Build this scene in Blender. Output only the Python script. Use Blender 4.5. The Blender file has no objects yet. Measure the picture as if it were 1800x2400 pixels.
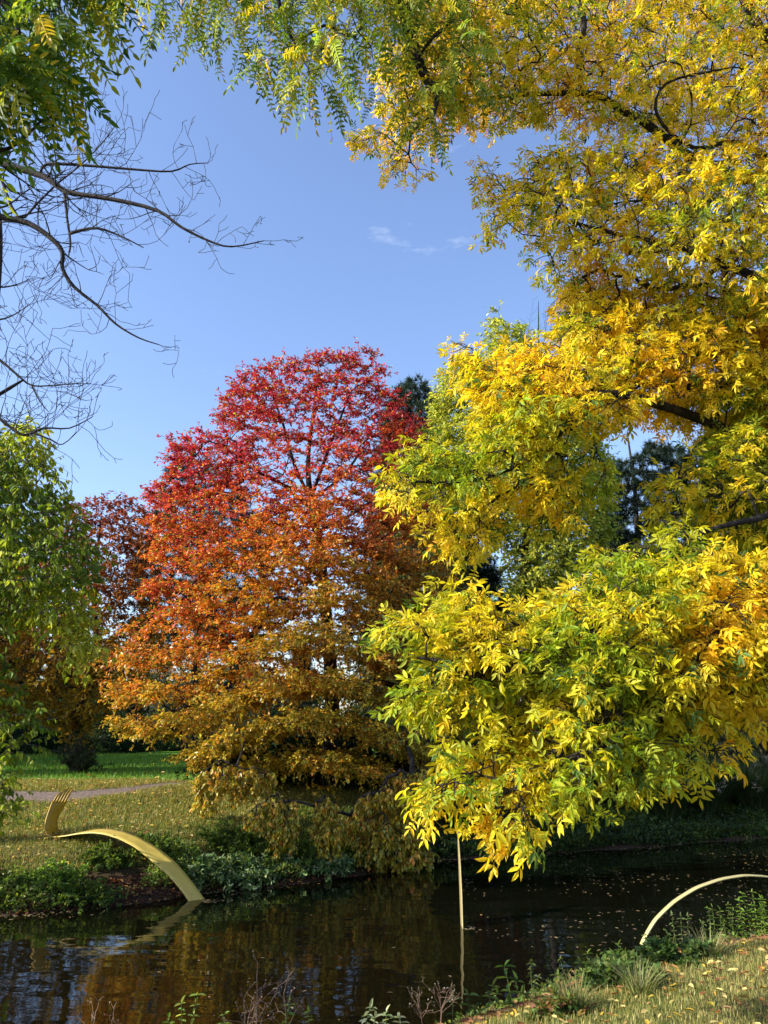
import bpy, math, random
import numpy as np

S = bpy.context.scene
COL = S.collection
rad = math.radians
random.seed(7)

# ------------------------------------------------------------------ camera, sky, sun, exposure
PITCH = rad(15.4)
FPX = 1813.0                                   # focal length in photo pixels (photo 1800 x 2400)
CAM = np.array([0.0, 0.0, 3.0])
cd = bpy.data.cameras.new("camera"); cam = bpy.data.objects.new("camera", cd); COL.objects.link(cam)
cam.location = CAM; cam.rotation_euler = (math.pi/2 + PITCH, 0, 0)
cd.sensor_fit = 'VERTICAL'; cd.angle = 2*math.atan(1200/FPX); cd.clip_end = 6000; cd.clip_start = 0.05
S.camera = cam

SUN_EL = rad(30); SUN_AZ = rad(17)             # from the left, this far behind the camera
SD = np.array([-math.cos(SUN_AZ)*math.cos(SUN_EL), -math.sin(SUN_AZ)*math.cos(SUN_EL), math.sin(SUN_EL)])
W = bpy.data.worlds.new("World"); S.world = W; W.use_nodes = True
nt = W.node_tree; nt.nodes.clear()
n_out = nt.nodes.new('ShaderNodeOutputWorld'); n_bg = nt.nodes.new('ShaderNodeBackground')
sky = nt.nodes.new('ShaderNodeTexSky'); sky.sky_type = 'NISHITA'; sky.sun_disc = False
sky.sun_elevation = SUN_EL; sky.sun_rotation = math.atan2(SD[0], SD[1])
sky.air_density = 1.1; sky.dust_density = 1.3; sky.ozone_density = 4.0; sky.altitude = 0
n_bg.inputs['Strength'].default_value = 0.165
tc = nt.nodes.new('ShaderNodeTexCoord'); mp = nt.nodes.new('ShaderNodeMapping'); mp.inputs['Scale'].default_value = (2.2, 2.2, 6.5); mp.inputs['Location'].default_value = (3.1, 1.7, .4)
nz = nt.nodes.new('ShaderNodeTexNoise'); nz.inputs['Scale'].default_value = 2.3; nz.inputs['Detail'].default_value = 9; nz.inputs['Roughness'].default_value = .62
rp = nt.nodes.new('ShaderNodeValToRGB'); rp.color_ramp.elements[0].position = .60; rp.color_ramp.elements[1].position = .95
rp.color_ramp.elements[0].color = (0, 0, 0, 1); rp.color_ramp.elements[1].color = (.55, .55, .55, 1)
mx = nt.nodes.new('ShaderNodeMixRGB'); mx.inputs[2].default_value = (6.2, 6.4, 7.0, 1)
nt.links.new(tc.outputs['Generated'], mp.inputs[0]); nt.links.new(mp.outputs[0], nz.inputs['Vector'])
nt.links.new(nz.outputs['Fac'], rp.inputs[0]); nt.links.new(rp.outputs[0], mx.inputs[0])
tint = nt.nodes.new('ShaderNodeMixRGB'); tint.blend_type = 'MULTIPLY'; tint.inputs[0].default_value = 1; tint.inputs[2].default_value = (1.08, 1.0, 1.04, 1)
nt.links.new(sky.outputs[0], tint.inputs[1]); nt.links.new(tint.outputs[0], mx.inputs[1]); nt.links.new(mx.outputs[0], n_bg.inputs[0]); nt.links.new(n_bg.outputs[0], n_out.inputs[0])

sl = bpy.data.lights.new("sun", 'SUN'); sl.energy = 5.0; sl.angle = rad(0.5); sl.color = (1, .93, .80)
so = bpy.data.objects.new("sun", sl); COL.objects.link(so)
import mathutils
so.rotation_euler = mathutils.Vector(SD).to_track_quat('Z', 'Y').to_euler(); so.location = (-20, -8, 25)
S.view_settings.view_transform = 'Standard'; S.view_settings.look = 'None'
S.view_settings.exposure = 0.9; S.view_settings.gamma = 1.0
S.render.engine = 'CYCLES'
S.cycles.max_bounces = 7; S.cycles.diffuse_bounces = 3; S.cycles.transmission_bounces = 5; S.cycles.glossy_bounces = 3
S.cycles.use_denoising = True

# ------------------------------------------------------------------ helpers: picture <-> place
def ray(px, py):
    a = (px-900)/FPX; b = (1200-py)/FPX
    return np.array([a, math.cos(PITCH)-b*math.sin(PITCH), math.sin(PITCH)+b*math.cos(PITCH)])
def at(px, py, Y):
    r = ray(px, py); return CAM + r*(Y/r[1])
def at_a(px, py, Y):
    px, py, Y = map(np.asarray, (px, py, Y))
    a = (px-900)/FPX; b = (1200-py)/FPX
    ry = math.cos(PITCH)-b*math.sin(PITCH); rz = math.sin(PITCH)+b*math.cos(PITCH)
    return np.stack([CAM[0]+a*Y/ry, CAM[1]+Y+0*a, CAM[2]+rz*Y/ry], -1)
def on_z(px, py, z=0.0):
    r = ray(px, py); return CAM + r*((z-CAM[2])/r[2])
K = 1800/1659.0                                # zoomed-view pixels -> photo pixels
def D(pts): return [(x*K, y*K) + tuple(r) for x, y, *r in pts]

# ------------------------------------------------------------------ the lie of the land
_fs = [(-60, 11.0), (-20, 12.4)] + [tuple(on_z(x, y)[:2]) for x, y in ((50, 2144), (200, 2130), (351, 2113), (484, 2092), (560, 2084), (700, 2070), (850, 2050), (1010, 2018), (1160, 2008), (1500, 1985), (1800, 1962))] + [(22, 27), (60, 38)]
_fs = sorted(_fs); FX, FY = np.array([p[0] for p in _fs]), np.array([p[1] for p in _fs])
NX = np.array([-60, -10, -3, 0, 1.65, 2.9, 5.3, 9, 14, 30, 60.]); NY = np.array([1.0, 4.0, 6.0, 7.9, 9.1, 10.1, 11.4, 13.8, 17, 23, 33.])
def wob(x, y, s, seed=0.0):
    return (np.sin(x*s*1.0+y*s*.7+seed)+np.sin(x*s*2.3-y*s*1.9+seed*2.1+1)*.6+np.sin(-x*s*4.1+y*s*3.7+seed*.7+2)*.35)/1.95
def smooth(t): t = np.clip(t, 0, 1); return t*t*(3-2*t)
def ground_h(x, y):
    x = np.asarray(x, float); y = np.asarray(y, float)
    f = y-np.interp(x, FX, FY)-.12*wob(x, y, 1.3, 3); n = np.interp(x, NX, NY)-y-.1*wob(x, y, 1.7, 5)
    hf = np.where(f > 0, .10*smooth(f/.25)+.72*smooth(f/2.8)+.68*smooth((f-1.2)/6.5)+.25*smooth((f-8)/50), np.maximum(f*.6, -.6))
    hn = np.where(n > 0, .30*smooth(n/.5)+.62*smooth(n/2.4)+.44*smooth((n-1)/4.5), np.maximum(n*.6, -.6))
    return np.maximum(hf, hn)+np.where((f > .4) | (n > .4), .035*wob(x, y, .9, 1), 0)
def gz(x, y): return float(ground_h(x, y))

# ------------------------------------------------------------------ materials
def mat(name): 
    m = bpy.data.materials.new(name); m.use_nodes = True; m.node_tree.nodes.clear()
    o = m.node_tree.nodes.new('ShaderNodeOutputMaterial'); return m, m.node_tree, o
def leaf_mat(name, trans=.45, rough=.42, spec=.5, tgain=(1.25, 1.15, .55)):
    m, t, o = mat(name); N = t.nodes.new
    a = N('ShaderNodeAttribute'); a.attribute_name = 'Col'
    p = N('ShaderNodeBsdfPrincipled'); p.inputs['Roughness'].default_value = rough; p.inputs['Specular IOR Level'].default_value = spec
    tr = N('ShaderNodeBsdfTranslucent'); mu = N('ShaderNodeMixRGB'); mu.blend_type = 'MULTIPLY'; mu.inputs[0].default_value = 1
    mu.inputs[2].default_value = (*tgain, 1)
    ms = N('ShaderNodeMixShader'); ms.inputs[0].default_value = trans
    t.links.new(a.outputs['Color'], p.inputs['Base Color']); t.links.new(a.outputs['Color'], mu.inputs[1]); t.links.new(mu.outputs[0], tr.inputs[0])
    t.links.new(p.outputs[0], ms.inputs[1]); t.links.new(tr.outputs[0], ms.inputs[2]); t.links.new(ms.outputs[0], o.inputs[0])
    return m
def noisy_mat(name, cols, scale=8, rough=.85, bump=.3, detail=8, spec=.3, stretch=(1, 1, 1), bscale=None, pos=(.35, .5, .65)):
    m, t, o = mat(name); N = t.nodes.new
    tcn = N('ShaderNodeTexCoord'); mpn = N('ShaderNodeMapping'); mpn.inputs['Scale'].default_value = stretch
    n1 = N('ShaderNodeTexNoise'); n1.inputs['Scale'].default_value = scale; n1.inputs['Detail'].default_value = detail
    cr = N('ShaderNodeValToRGB'); els = cr.color_ramp.elements
    while len(els) < len(cols): els.new(.5)
    for e, c, q in zip(els, cols, np.linspace(pos[0], pos[-1], len(cols))): e.position = q; e.color = (*c, 1)
    n2 = N('ShaderNodeTexNoise'); n2.inputs['Scale'].default_value = bscale or scale*4; n2.inputs['Detail'].default_value = 8
    b = N('ShaderNodeBump'); b.inputs['Strength'].default_value = bump; b.inputs['Distance'].default_value = .05
    p = N('ShaderNodeBsdfPrincipled'); p.inputs['Roughness'].default_value = rough; p.inputs['Specular IOR Level'].default_value = spec
    L = t.links.new
    L(tcn.outputs['Object'], mpn.inputs[0]); L(mpn.outputs[0], n1.inputs['Vector']); L(mpn.outputs[0], n2.inputs['Vector'])
    L(n1.outputs['Fac'], cr.inputs[0]); L(cr.outputs[0], p.inputs['Base Color']); L(n2.outputs['Fac'], b.inputs['Height']); L(b.outputs[0], p.inputs['Normal']); L(p.outputs[0], o.inputs[0])
    return m
M_LEAF = leaf_mat('broad leaf', .50, .5, .3)
M_TUPELO = leaf_mat('autumn leaf', .42, .36, .5, (1.3, 1.1, .6))
M_GLOSS = leaf_mat('glossy leaf', .3, .4, .35)
M_NEEDLE = leaf_mat('needle', .15, .6, .3, (1, 1, .8))
M_GRASS = leaf_mat('grass blade', .35, .5, .3, (1.1, 1.15, .6))
M_DEAD = leaf_mat('fallen leaf', .2, .7, .2, (1.1, 1, .8))
M_BARK = noisy_mat('dark bark', [(.012, .009, .008), (.026, .021, .018), (.05, .042, .036)], 9, .9, .8, stretch=(1, 1, .35))
M_BARKG = noisy_mat('grey bark', [(.05, .042, .036), (.11, .095, .08), (.19, .17, .15)], 9, .9, .7, stretch=(1, 1, .35))
M_TWIG = noisy_mat('bare twig bark', [(.012, .010, .010), (.028, .023, .022), (.05, .043, .04)], 9, .85, .5)
M_STEM = noisy_mat('green stem', [(.05, .08, .02), (.09, .12, .03)], 5, .7, .1)
M_DRY = noisy_mat('dry stem', [(.16, .09, .06), (.30, .22, .15)], 5, .8, .1)

# ------------------------------------------------------------------ mesh building
def tagit(o, label=None, cat=None, group=None, kind=None):
    if label: o['label'] = label
    if cat: o['category'] = cat
    if group: o['group'] = group
    if kind: o['kind'] = kind
    return o
def empty(name, loc, label, cat, group=None):
    o = bpy.data.objects.new(name, None); o.empty_display_size = .3; COL.objects.link(o); o.location = tuple(loc)
    return tagit(o, label, cat, group)
def mesh_np(name, V, F, m, parent=None, org=None, cols=None, smooth_=False):
    """V (n,3); F: array (k,3|4) or a list of such arrays"""
    if not isinstance(F, list): F = [F]
    V = np.asarray(V, np.float64)
    if org is not None: V = V-np.asarray(org)
    me = bpy.data.meshes.new(name)
    me.vertices.add(len(V)); me.vertices.foreach_set('co', V.astype(np.float32).ravel())
    idx = np.concatenate([f.ravel() for f in F]).astype(np.int32)
    tot = np.concatenate([np.full(len(f), f.shape[1]) for f in F]).astype(np.int32)
    st = np.concatenate([[0], np.cumsum(tot)[:-1]]).astype(np.int32)
    me.loops.add(len(idx)); me.loops.foreach_set('vertex_index', idx)
    me.polygons.add(len(tot)); me.polygons.foreach_set('loop_start', st); me.polygons.foreach_set('loop_total', tot)
    if smooth_: me.polygons.foreach_set('use_smooth', np.ones(len(tot), bool))
    me.update(calc_edges=True)
    if cols is not None:
        a = me.color_attributes.new('Col', 'FLOAT_COLOR', 'POINT')
        c = np.ones((len(V), 4), np.float32); c[:, :3] = cols; a.data.foreach_set('color', c.ravel())
    me.materials.append(m)
    o = bpy.data.objects.new(name, me); COL.objects.link(o)
    if parent is not None: o.parent = parent
    return o
def nrm(v): return v/np.maximum(np.linalg.norm(v, axis=-1, keepdims=True), 1e-9)
def tubes(P, R, k=4):
    """P (N,m,3) R (N,m) -> verts, quads"""
    N, m, _ = P.shape
    T = nrm(np.gradient(P, axis=1))
    ref = np.where(np.abs(T[..., 2:3]) > .92, np.array([1., 0, 0]), np.array([0, 0, 1.]))
    A = nrm(np.cross(T, ref)); B = np.cross(T, A)
    an = np.arange(k)/k*2*math.pi
    V = P[:, :, None, :]+R[:, :, None, None]*(A[:, :, None, :]*np.cos(an)[:, None]+B[:, :, None, :]*np.sin(an)[:, None])
    i = np.arange(N)[:, None, None]*m*k+np.arange(m-1)[None, :, None]*k; j = np.arange(k); j2 = (j+1) % k
    F = np.stack([i+j, i+j2, i+k+j2, i+k+j], -1).reshape(-1, 4)
    return V.reshape(-1, 3), F
class Acc:
    def __init__(s): s.V = []; s.F = []; s.C = []; s.n = 0
    def add(s, V, F, C=None):
        s.V.append(V)
        for f in (F if isinstance(F, list) else [F]): s.F.append(f+s.n)
        s.n += len(V)
        if C is not None: s.C.append(C)
    def build(s, name, m, parent=None, org=None, smooth_=False):
        if not s.V: return None
        q = [f for f in s.F if f.shape[1] == 4]; t = [f for f in s.F if f.shape[1] == 3]
        F = ([np.concatenate(q)] if q else [])+([np.concatenate(t)] if t else [])
        return mesh_np(name, np.concatenate(s.V), F, m, parent, org, np.concatenate(s.C) if s.C else None, smooth_)

# leaf templates: verts (n,3) along +x of length 1, faces
def T_rhomb(w=.24, f=.07): return np.array([[0, 0, 0], [.5, w, f], [1, 0, -.05], [.5, -w, f]]), np.array([[0, 1, 2], [0, 2, 3]])
def T_ell(w=.22, f=.08, d=.12):
    return np.array([[0, 0, 0], [.3, w, f], [.68, w*.8, f-d*.3], [1, 0, -d], [.68, -w*.8, f-d*.3], [.3, -w, f]]), np.array([[0, 3, 2, 1], [0, 5, 4, 3]])
def T_blade(w=.04): return np.array([[0, -w, 0], [0, w, 0], [.55, w*.7, .05], [.55, -w*.7, .05], [1, 0, -.06]]), None
def rotm(yaw, pitch, roll):
    cy, sy, cp, sp, cr, sr = math.cos(yaw), math.sin(yaw), math.cos(pitch), math.sin(pitch), math.cos(roll), math.sin(roll)
    return np.array([[cy, -sy, 0], [sy, cy, 0], [0, 0, 1]]) @ np.array([[cp, 0, sp], [0, 1, 0], [-sp, 0, cp]]) @ np.array([[1, 0, 0], [0, cr, -sr], [0, sr, cr]])
def T_compound(pairs, lw=.2, ll=.45, droop=.3, seed=0, taper=0, start=.25, rhomb=False, spread=55):
    rs = np.random.RandomState(seed); V = []; F = []; n = 0
    tv, tf = T_rhomb(lw, .07) if rhomb else T_ell(lw, .07, .12)
    def put(pos, R, s):
        nonlocal n
        V.append((R @ (tv*s).T).T+pos); F.append(tf+n); n += len(tv)
    def mid(u): return np.array([u, 0, -droop*u*u*.5])
    for i in range(pairs):
        u = start+(1-start)*i/max(pairs-.4, 1)*.95
        s = ll*(.72+.45*i/max(pairs-1, 1)) if not taper else ll*(1-.35*abs(i/max(pairs-1, 1)-.45)*taper)
        for sd in (1, -1):
            put(mid(u)+0, rotm(sd*rad(spread+rs.uniform(-12, 12)), droop*.9+rs.uniform(-.25, .35), rs.uniform(-.5, .5)), s*rs.uniform(.85, 1.1))
    put(mid(.98), rotm(rs.uniform(-.2, .2), droop*1.1+rs.uniform(-.1, .3), rs.uniform(-.3, .3)), ll*1.05)
    us = np.linspace(0, 1, 3); w = .008
    V.append(np.array([[u, w*s, -droop*u*u*.5+.002] for u in us for s in (-1, 1)])); F2 = np.array([[0, 1, 3, 2], [2, 3, 5, 4]])+n
    if tf.shape[1] == 3: F2 = np.concatenate([F2[:, [0, 1, 2]], F2[:, [0, 2, 3]]])
    F.append(F2)
    return np.concatenate(V), np.concatenate(F), (2*pairs+1, len(tv))
def T_tuft(k=9, seed=1, w=.035, spread=1.1):
    rs = np.random.RandomState(seed); V = []; F = []
    for i in range(k):
        R = rotm(rs.uniform(-spread, spread), rs.uniform(-spread, spread), 0)
        V.append((R @ (np.array([[0, -w, 0], [0, w, 0], [rs.uniform(.7, 1.1), 0, 0]])).T).T); F.append(np.array([[0, 1, 2]])+3*i)
    return np.concatenate(V), np.concatenate(F)
def place(rs, tv, tf, pos, d, scale, col, upn=None, roll=.6, jit=.10):
    """instances of a template as one vertex array"""
    N = len(pos); d = nrm(d); up = np.array([0, 0, 1.]) if upn is None else upn
    n = nrm(up+rs.normal(0, roll, (N, 3))); y = nrm(np.cross(n, d)); z = np.cross(d, y)
    R = np.stack([d, y, z], -1)                                   # columns
    V = np.einsum('nij,kj->nki', R, tv)*np.asarray(scale).reshape(-1, 1, 1)+pos[:, None, :]
    F = (tf[None]+(np.arange(N)*len(tv))[:, None, None]).reshape(-1, tf.shape[1])
    C = np.repeat(col[:, None, :], len(tv), 1)
    if len(tv) > 12:                                              # compound: vary leaflet by leaflet
        g = np.arange(len(tv))//6; j = 1+rs.normal(0, jit, (N, g.max()+1, 1)); C = C*j[:, g]
    return V.reshape(-1, 3), F, np.clip(C, 0.004, .95).reshape(-1, 3)

# ------------------------------------------------------------------ crowns from outlines (each with its own distance and depth)
def inside(poly, P):
    x, y = P[:, 0], P[:, 1]; r = np.zeros(len(P), bool); n = len(poly)
    for i in range(n):
        x1, y1 = poly[i][:2]; x2, y2 = poly[(i+1) % n][:2]
        c = ((y1 > y) != (y2 > y)); r ^= c & (x < (x2-x1)*(y-y1)/((y2-y1) or 1e-9)+x1)
    return r
def edge_d(poly, P):
    d = np.full(len(P), 1e9); n = len(poly)
    for i in range(n):
        a = np.array(poly[i][:2], float); b = np.array(poly[(i+1) % n][:2], float); ab = b-a
        t = np.clip(((P-a) @ ab)/max(ab @ ab, 1e-9), 0, 1); d = np.minimum(d, np.linalg.norm(P-a-t[:, None]*ab, axis=1))
    return d
def poly_points(rs, poly, n, spacing=.7):
    p = np.array([q[:2] for q in poly], float); lo, hi = p.min(0), p.max(0)
    area = .5*abs(np.dot(p[:, 0], np.roll(p[:, 1], 1))-np.dot(p[:, 1], np.roll(p[:, 0], 1))); r = spacing*math.sqrt(area/n)
    out = []; tries = 0
    while len(out) < n and tries < 60:
        c = rs.uniform(lo, hi, (n*3, 2)); c = c[inside(poly, c)]
        for q in c:
            if len(out) >= n: break
            if not out or np.min(np.sum((np.array(out)-q)**2, 1)) > r*r: out.append(q)
        tries += 1; r *= .93
    return np.array(out)
def volume(rs, poly, n, Y0, thick, spacing=.6, full=120, slopeY=(0, 0), inset=0):
    q = poly_points(rs, poly, n, spacing); e = edge_d(poly, q)
    if inset: k = (e > inset) | (q[:, 0] < -20) | (q[:, 0] > 1820) | (q[:, 1] < -20); q = q[k]; e = e[k]-inset*.8
    t = np.sqrt(np.clip(e/full, 0.02, 1)); p0 = np.array([k[:2] for k in poly]).mean(0)
    Y = Y0+slopeY[0]*(q[:, 0]-p0[0])/100+slopeY[1]*(q[:, 1]-p0[1])/100+rs.uniform(-1, 1, len(q))*thick*t
    return at_a(q[:, 0], q[:, 1], Y)

class Skel:
    def __init__(s): s.P = np.zeros((40000, 3)); s.par = []; s.n = 0; s.paths = []; s.rmin = []; s.order = []
    def node(s, p, par, r=0): s.P[s.n] = p; s.par.append(par); s.rmin.append(r); s.n += 1; return s.n-1
    def line(s, pts, radii=None, start=None, sub=4):
        """pts world; smooth polyline; start: node index (None = new root, 'near' = nearest node)"""
        pts = [np.asarray(p, float) for p in pts]
        if start == 'near':
            start = int(np.argmin(np.sum((s.P[:s.n]-pts[0])**2, 1)))
        if start is not None: pts = [s.P[start].copy()]+pts; radii = None if radii is None else [radii[0]]+list(radii)
        A = np.array(pts); m = len(A); out = []; rr = []
        for i in range(m-1):
            p0, p1, p2, p3 = A[max(i-1, 0)], A[i], A[i+1], A[min(i+2, m-1)]
            for k in range(sub):
                t = k/sub; out.append(.5*((2*p1)+(-p0+p2)*t+(2*p0-5*p1+4*p2-p3)*t*t+(-p0+3*p1-3*p2+p3)*t**3))
                rr.append(0 if radii is None else radii[i]*(1-t)+radii[i+1]*t)
        out.append(A[-1]); rr.append(0 if radii is None else radii[-1])
        ids = []
        if start is not None: ids.append(start); out = out[1:]; rr = rr[1:]
        for p, r in zip(out, rr): ids.append(s.node(p, ids[-1] if ids else -1, r))
        s.paths.append(ids); return ids
    def attach(s, rs, T, step=.4, up=.25, kink=.05, zpen=.6, order=None, droop=0):
        d0 = np.array([np.min(np.sum((s.P[:s.n]-t)**2, 1)) for t in T]); s.tdir = np.zeros_like(T)
        for i in np.argsort(d0):
            t = T[i]; Pn = s.P[:s.n]; v = t-Pn; L = np.linalg.norm(v, axis=1)
            cost = L+zpen*np.maximum(0, Pn[:, 2]-t[2]+.1*L)
            j = int(np.argmin(cost)); p = Pn[j].copy(); dist = L[j]
            if dist < 1e-3: s.tdir[i] = (0, 0, 1); continue
            k = int(np.clip(round(dist/step), 2, 9))
            pj = s.par[j]; pd = nrm(p-s.P[pj]) if pj >= 0 else np.array([0, 0, 1.])
            c = p+(nrm(nrm(t-p)*1.0+pd*.45+np.array([0, 0, up])))*dist*.55
            u = np.arange(1, k+1)/k
            Q = ((1-u)**2)[:, None]*p+(2*u*(1-u))[:, None]*c+(u**2)[:, None]*t
            Q[:-1] += rs.normal(0, kink*dist/k*1.5, (k-1, 3)) if k > 1 else 0
            ids = [j]
            for q in Q: ids.append(s.node(q, ids[-1]))
            s.paths.append(ids); s.tdir[i] = nrm(Q[-1]-(Q[-2] if k > 1 else p))
    def radii(s, rtip, ex=2.3):
        w = np.full(s.n, 0.0); has = np.zeros(s.n, bool)
        for i in range(s.n-1, 0, -1):
            if w[i] == 0: w[i] = 1
            if s.par[i] >= 0: w[s.par[i]] += w[i] if False else 0
        # weights by path ends
        w = np.zeros(s.n)
        ch = np.zeros(s.n, int)
        for i in range(s.n):
            if s.par[i] >= 0: ch[s.par[i]] += 1
        for i in range(s.n-1, -1, -1):
            if ch[i] == 0: w[i] = 1
            if s.par[i] >= 0: w[s.par[i]] += w[i]
        r = rtip*np.maximum(w, 1)**(1/ex); return np.maximum(r, np.array(s.rmin))
    def mesh(s, acc, rtip, k=6, ex=2.3, kbig=None):
        r = s.radii(rtip, ex); by = {}
        for p in s.paths: by.setdefault(len(p), []).append(p)
        for m, L in by.items():
            if m < 2: continue
            I = np.array(L); R = r[I].copy()
            par = R[:, 0] > R[:, 1]*1.3; R[par, 0] = R[par, 1]*1.25   # a branch leaves the limb at its own size
            acc.add(*tubes(s.P[I], R, k))
def twigs(rs, T, dirs, n, L, spread=.8, flat=1.0, droop=.15, m=4):
    N = len(T)*n; p = np.repeat(T, n, 0); d = np.repeat(dirs, n, 0)*1.0+rs.normal(0, spread, (N, 3)); d[:, 2] *= flat; d = nrm(d)
    l = L*rs.uniform(.45, 1.15, N); u = np.linspace(0, 1, m)
    P = p[:, None, :]+d[:, None, :]*(l[:, None]*u)[..., None]
    P[:, :, 2] -= droop*l[:, None]*u**2
    P[:, 1:] += rs.normal(0, .04, (N, m-1, 3))*l[:, None, None]
    return P
def leaf_sites(rs, P, per, umin=.15, side=.9, droop=.25, endbias=1.0):
    """points along twigs and directions"""
    N, m, _ = P.shape; u = (umin+(1-umin)*rs.uniform(0, 1, (N, per))**(1/endbias))*(m-1)*.999
    i = u.astype(int); f = (u-i)[..., None]; n = np.arange(N)[:, None]
    pos = P[n, i]*(1-f)+P[n, i+1]*f; t = nrm(P[n, i+1]-P[n, i])
    s = rs.normal(0, 1, (N, per, 3)); s -= np.sum(s*t, -1, keepdims=True)*t; s = nrm(s)
    s[..., 2] *= .6
    d = t*.75+s*side; d[..., 2] -= droop
    return pos.reshape(-1, 3), nrm(d).reshape(-1, 3)
def mix(a, b, t): t = np.asarray(t)[..., None]; return np.asarray(a)*(1-t)+np.asarray(b)*t
def palette(rs, n, cols, w): return np.array(cols)[rs.choice(len(cols), n, p=np.array(w)/sum(w))]
def jitter(rs, c, v=.16, h=.05): return c*(1+rs.normal(0, v, (len(c), 1)))*(1+rs.normal(0, h, (len(c), 3)))
def n3(p, s, seed=0.):
    x, y, z = p[:, 0]*s, p[:, 1]*s, p[:, 2]*s
    return .5+.5*(np.sin(x*1.3+1.7*np.sin(y*1.1+seed)+seed)+np.sin(y*1.7+1.3*np.sin(z*1.9+seed*2)+2)+np.sin(z*2.1+1.9*np.sin(x*1.5+seed*3)+4))/3
def trunk_line(sk, base, top, r0, r1, bend=.2, rs=None, n=5):
    b, t = np.array(base, float), np.array(top, float); pts = []; rr = []
    for i in range(n):
        u = i/(n-1); p = b*(1-u)+t*u
        if 0 < i < n-1 and rs is not None: p = p+np.array([rs.normal(0, bend), rs.normal(0, bend), 0])
        pts.append(p); rr.append(r0*(1-u)**.8+r1*(1-(1-u)**.8))
    rr[0] *= 1.25
    return sk.line(pts, rr)

# ================================================================== ground, water, path
def grid_axis(lo, hi, fine, n):
    a = np.sinh(np.linspace(-1, 1, n)*5.2); a = a/a[-1]; return np.where(a < 0, -a*lo, a*hi)+fine
xs = np.unique(np.concatenate([grid_axis(-1500, 1500, 0, 160), np.arange(-16, 16.01, .16)]))
ys = np.unique(np.concatenate([grid_axis(-600, 2500, 12, 160), np.arange(0, 30, .16)]))
GX, GY = np.meshgrid(xs, ys); GZ = ground_h(GX, GY)
V = np.stack([GX, GY, GZ], -1).reshape(-1, 3); nx = len(xs); i = (np.arange(len(ys)-1)[:, None]*nx+np.arange(nx-1)).ravel()
def ground_mat():
    m, t, o = mat('grass and soil'); N = t.nodes.new; L = t.links.new
    g = N('ShaderNodeNewGeometry'); sx = N('ShaderNodeSeparateXYZ'); L(g.outputs['Position'], sx.inputs[0])
    def noise(s, d=8, r=.6):
        k = N('ShaderNodeTexNoise'); k.inputs['Scale'].default_value = s; k.inputs['Detail'].default_value = d; k.inputs['Roughness'].default_value = r; L(g.outputs['Position'], k.inputs['Vector']); return k
    def ramp(src, a, b, ca=(0, 0, 0), cb=(1, 1, 1)):
        r = N('ShaderNodeValToRGB'); r.color_ramp.elements[0].position = a; r.color_ramp.elements[1].position = b
        r.color_ramp.elements[0].color = (*ca, 1); r.color_ramp.elements[1].color = (*cb, 1); L(src, r.inputs[0]); return r
    def mixc(f, a, b):
        k = N('ShaderNodeMixRGB')
        for s, v in ((0, f), (1, a), (2, b)):
            if isinstance(v, tuple): k.inputs[s].default_value = (*v, 1)
            elif isinstance(v, float): k.inputs[s].default_value = v
            else: L(v, k.inputs[s])
        return k.outputs[0]
    grass = ramp(noise(3.5, 10).outputs['Fac'], .35, .68, (.035, .075, .012), (.13, .15, .03)).outputs[0]
    tan = ramp(noise(14, 8).outputs['Fac'], .35, .7, (.09, .075, .03), (.26, .21, .08)).outputs[0]
    c = mixc(ramp(noise(.45, 5).outputs['Fac'], .42, .60).outputs[0], grass, tan)
    lawn = ramp(noise(2.0, 10).outputs['Fac'], .3, .7, (.08, .19, .012), (.17, .33, .03)).outputs[0]
    mr = N('ShaderNodeMapRange'); mr.inputs[1].default_value = 21; mr.inputs[2].default_value = 26; L(sx.outputs['Y'], mr.inputs[0])
    c = mixc(mr.outputs[0], c, lawn)
    mz = N('ShaderNodeMapRange'); mz.inputs[1].default_value = .30; mz.inputs[2].default_value = .75; L(sx.outputs['Z'], mz.inputs[0])
    soil = ramp(noise(25, 6).outputs['Fac'], .3, .7, (.015, .010, .007), (.07, .035, .02)).outputs[0]
    c = mixc(mz.outputs[0], soil, c)
    b = N('ShaderNodeBump'); b.inputs['Strength'].default_value = .8; b.inputs['Distance'].default_value = .06; L(noise(30, 8).outputs['Fac'], b.inputs['Height'])
    p = N('ShaderNodeBsdfPrincipled'); p.inputs['Roughness'].default_value = .95; p.inputs['Specular IOR Level'].default_value = .15
    L(c, p.inputs['Base Color']); L(b.outputs[0], p.inputs['Normal']); L(p.outputs[0], o.inputs[0]); return m
tagit(mesh_np('ground', V, np.stack([i, i+1, i+nx+1, i+nx], -1), ground_mat(), smooth_=True), kind='structure')

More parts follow.
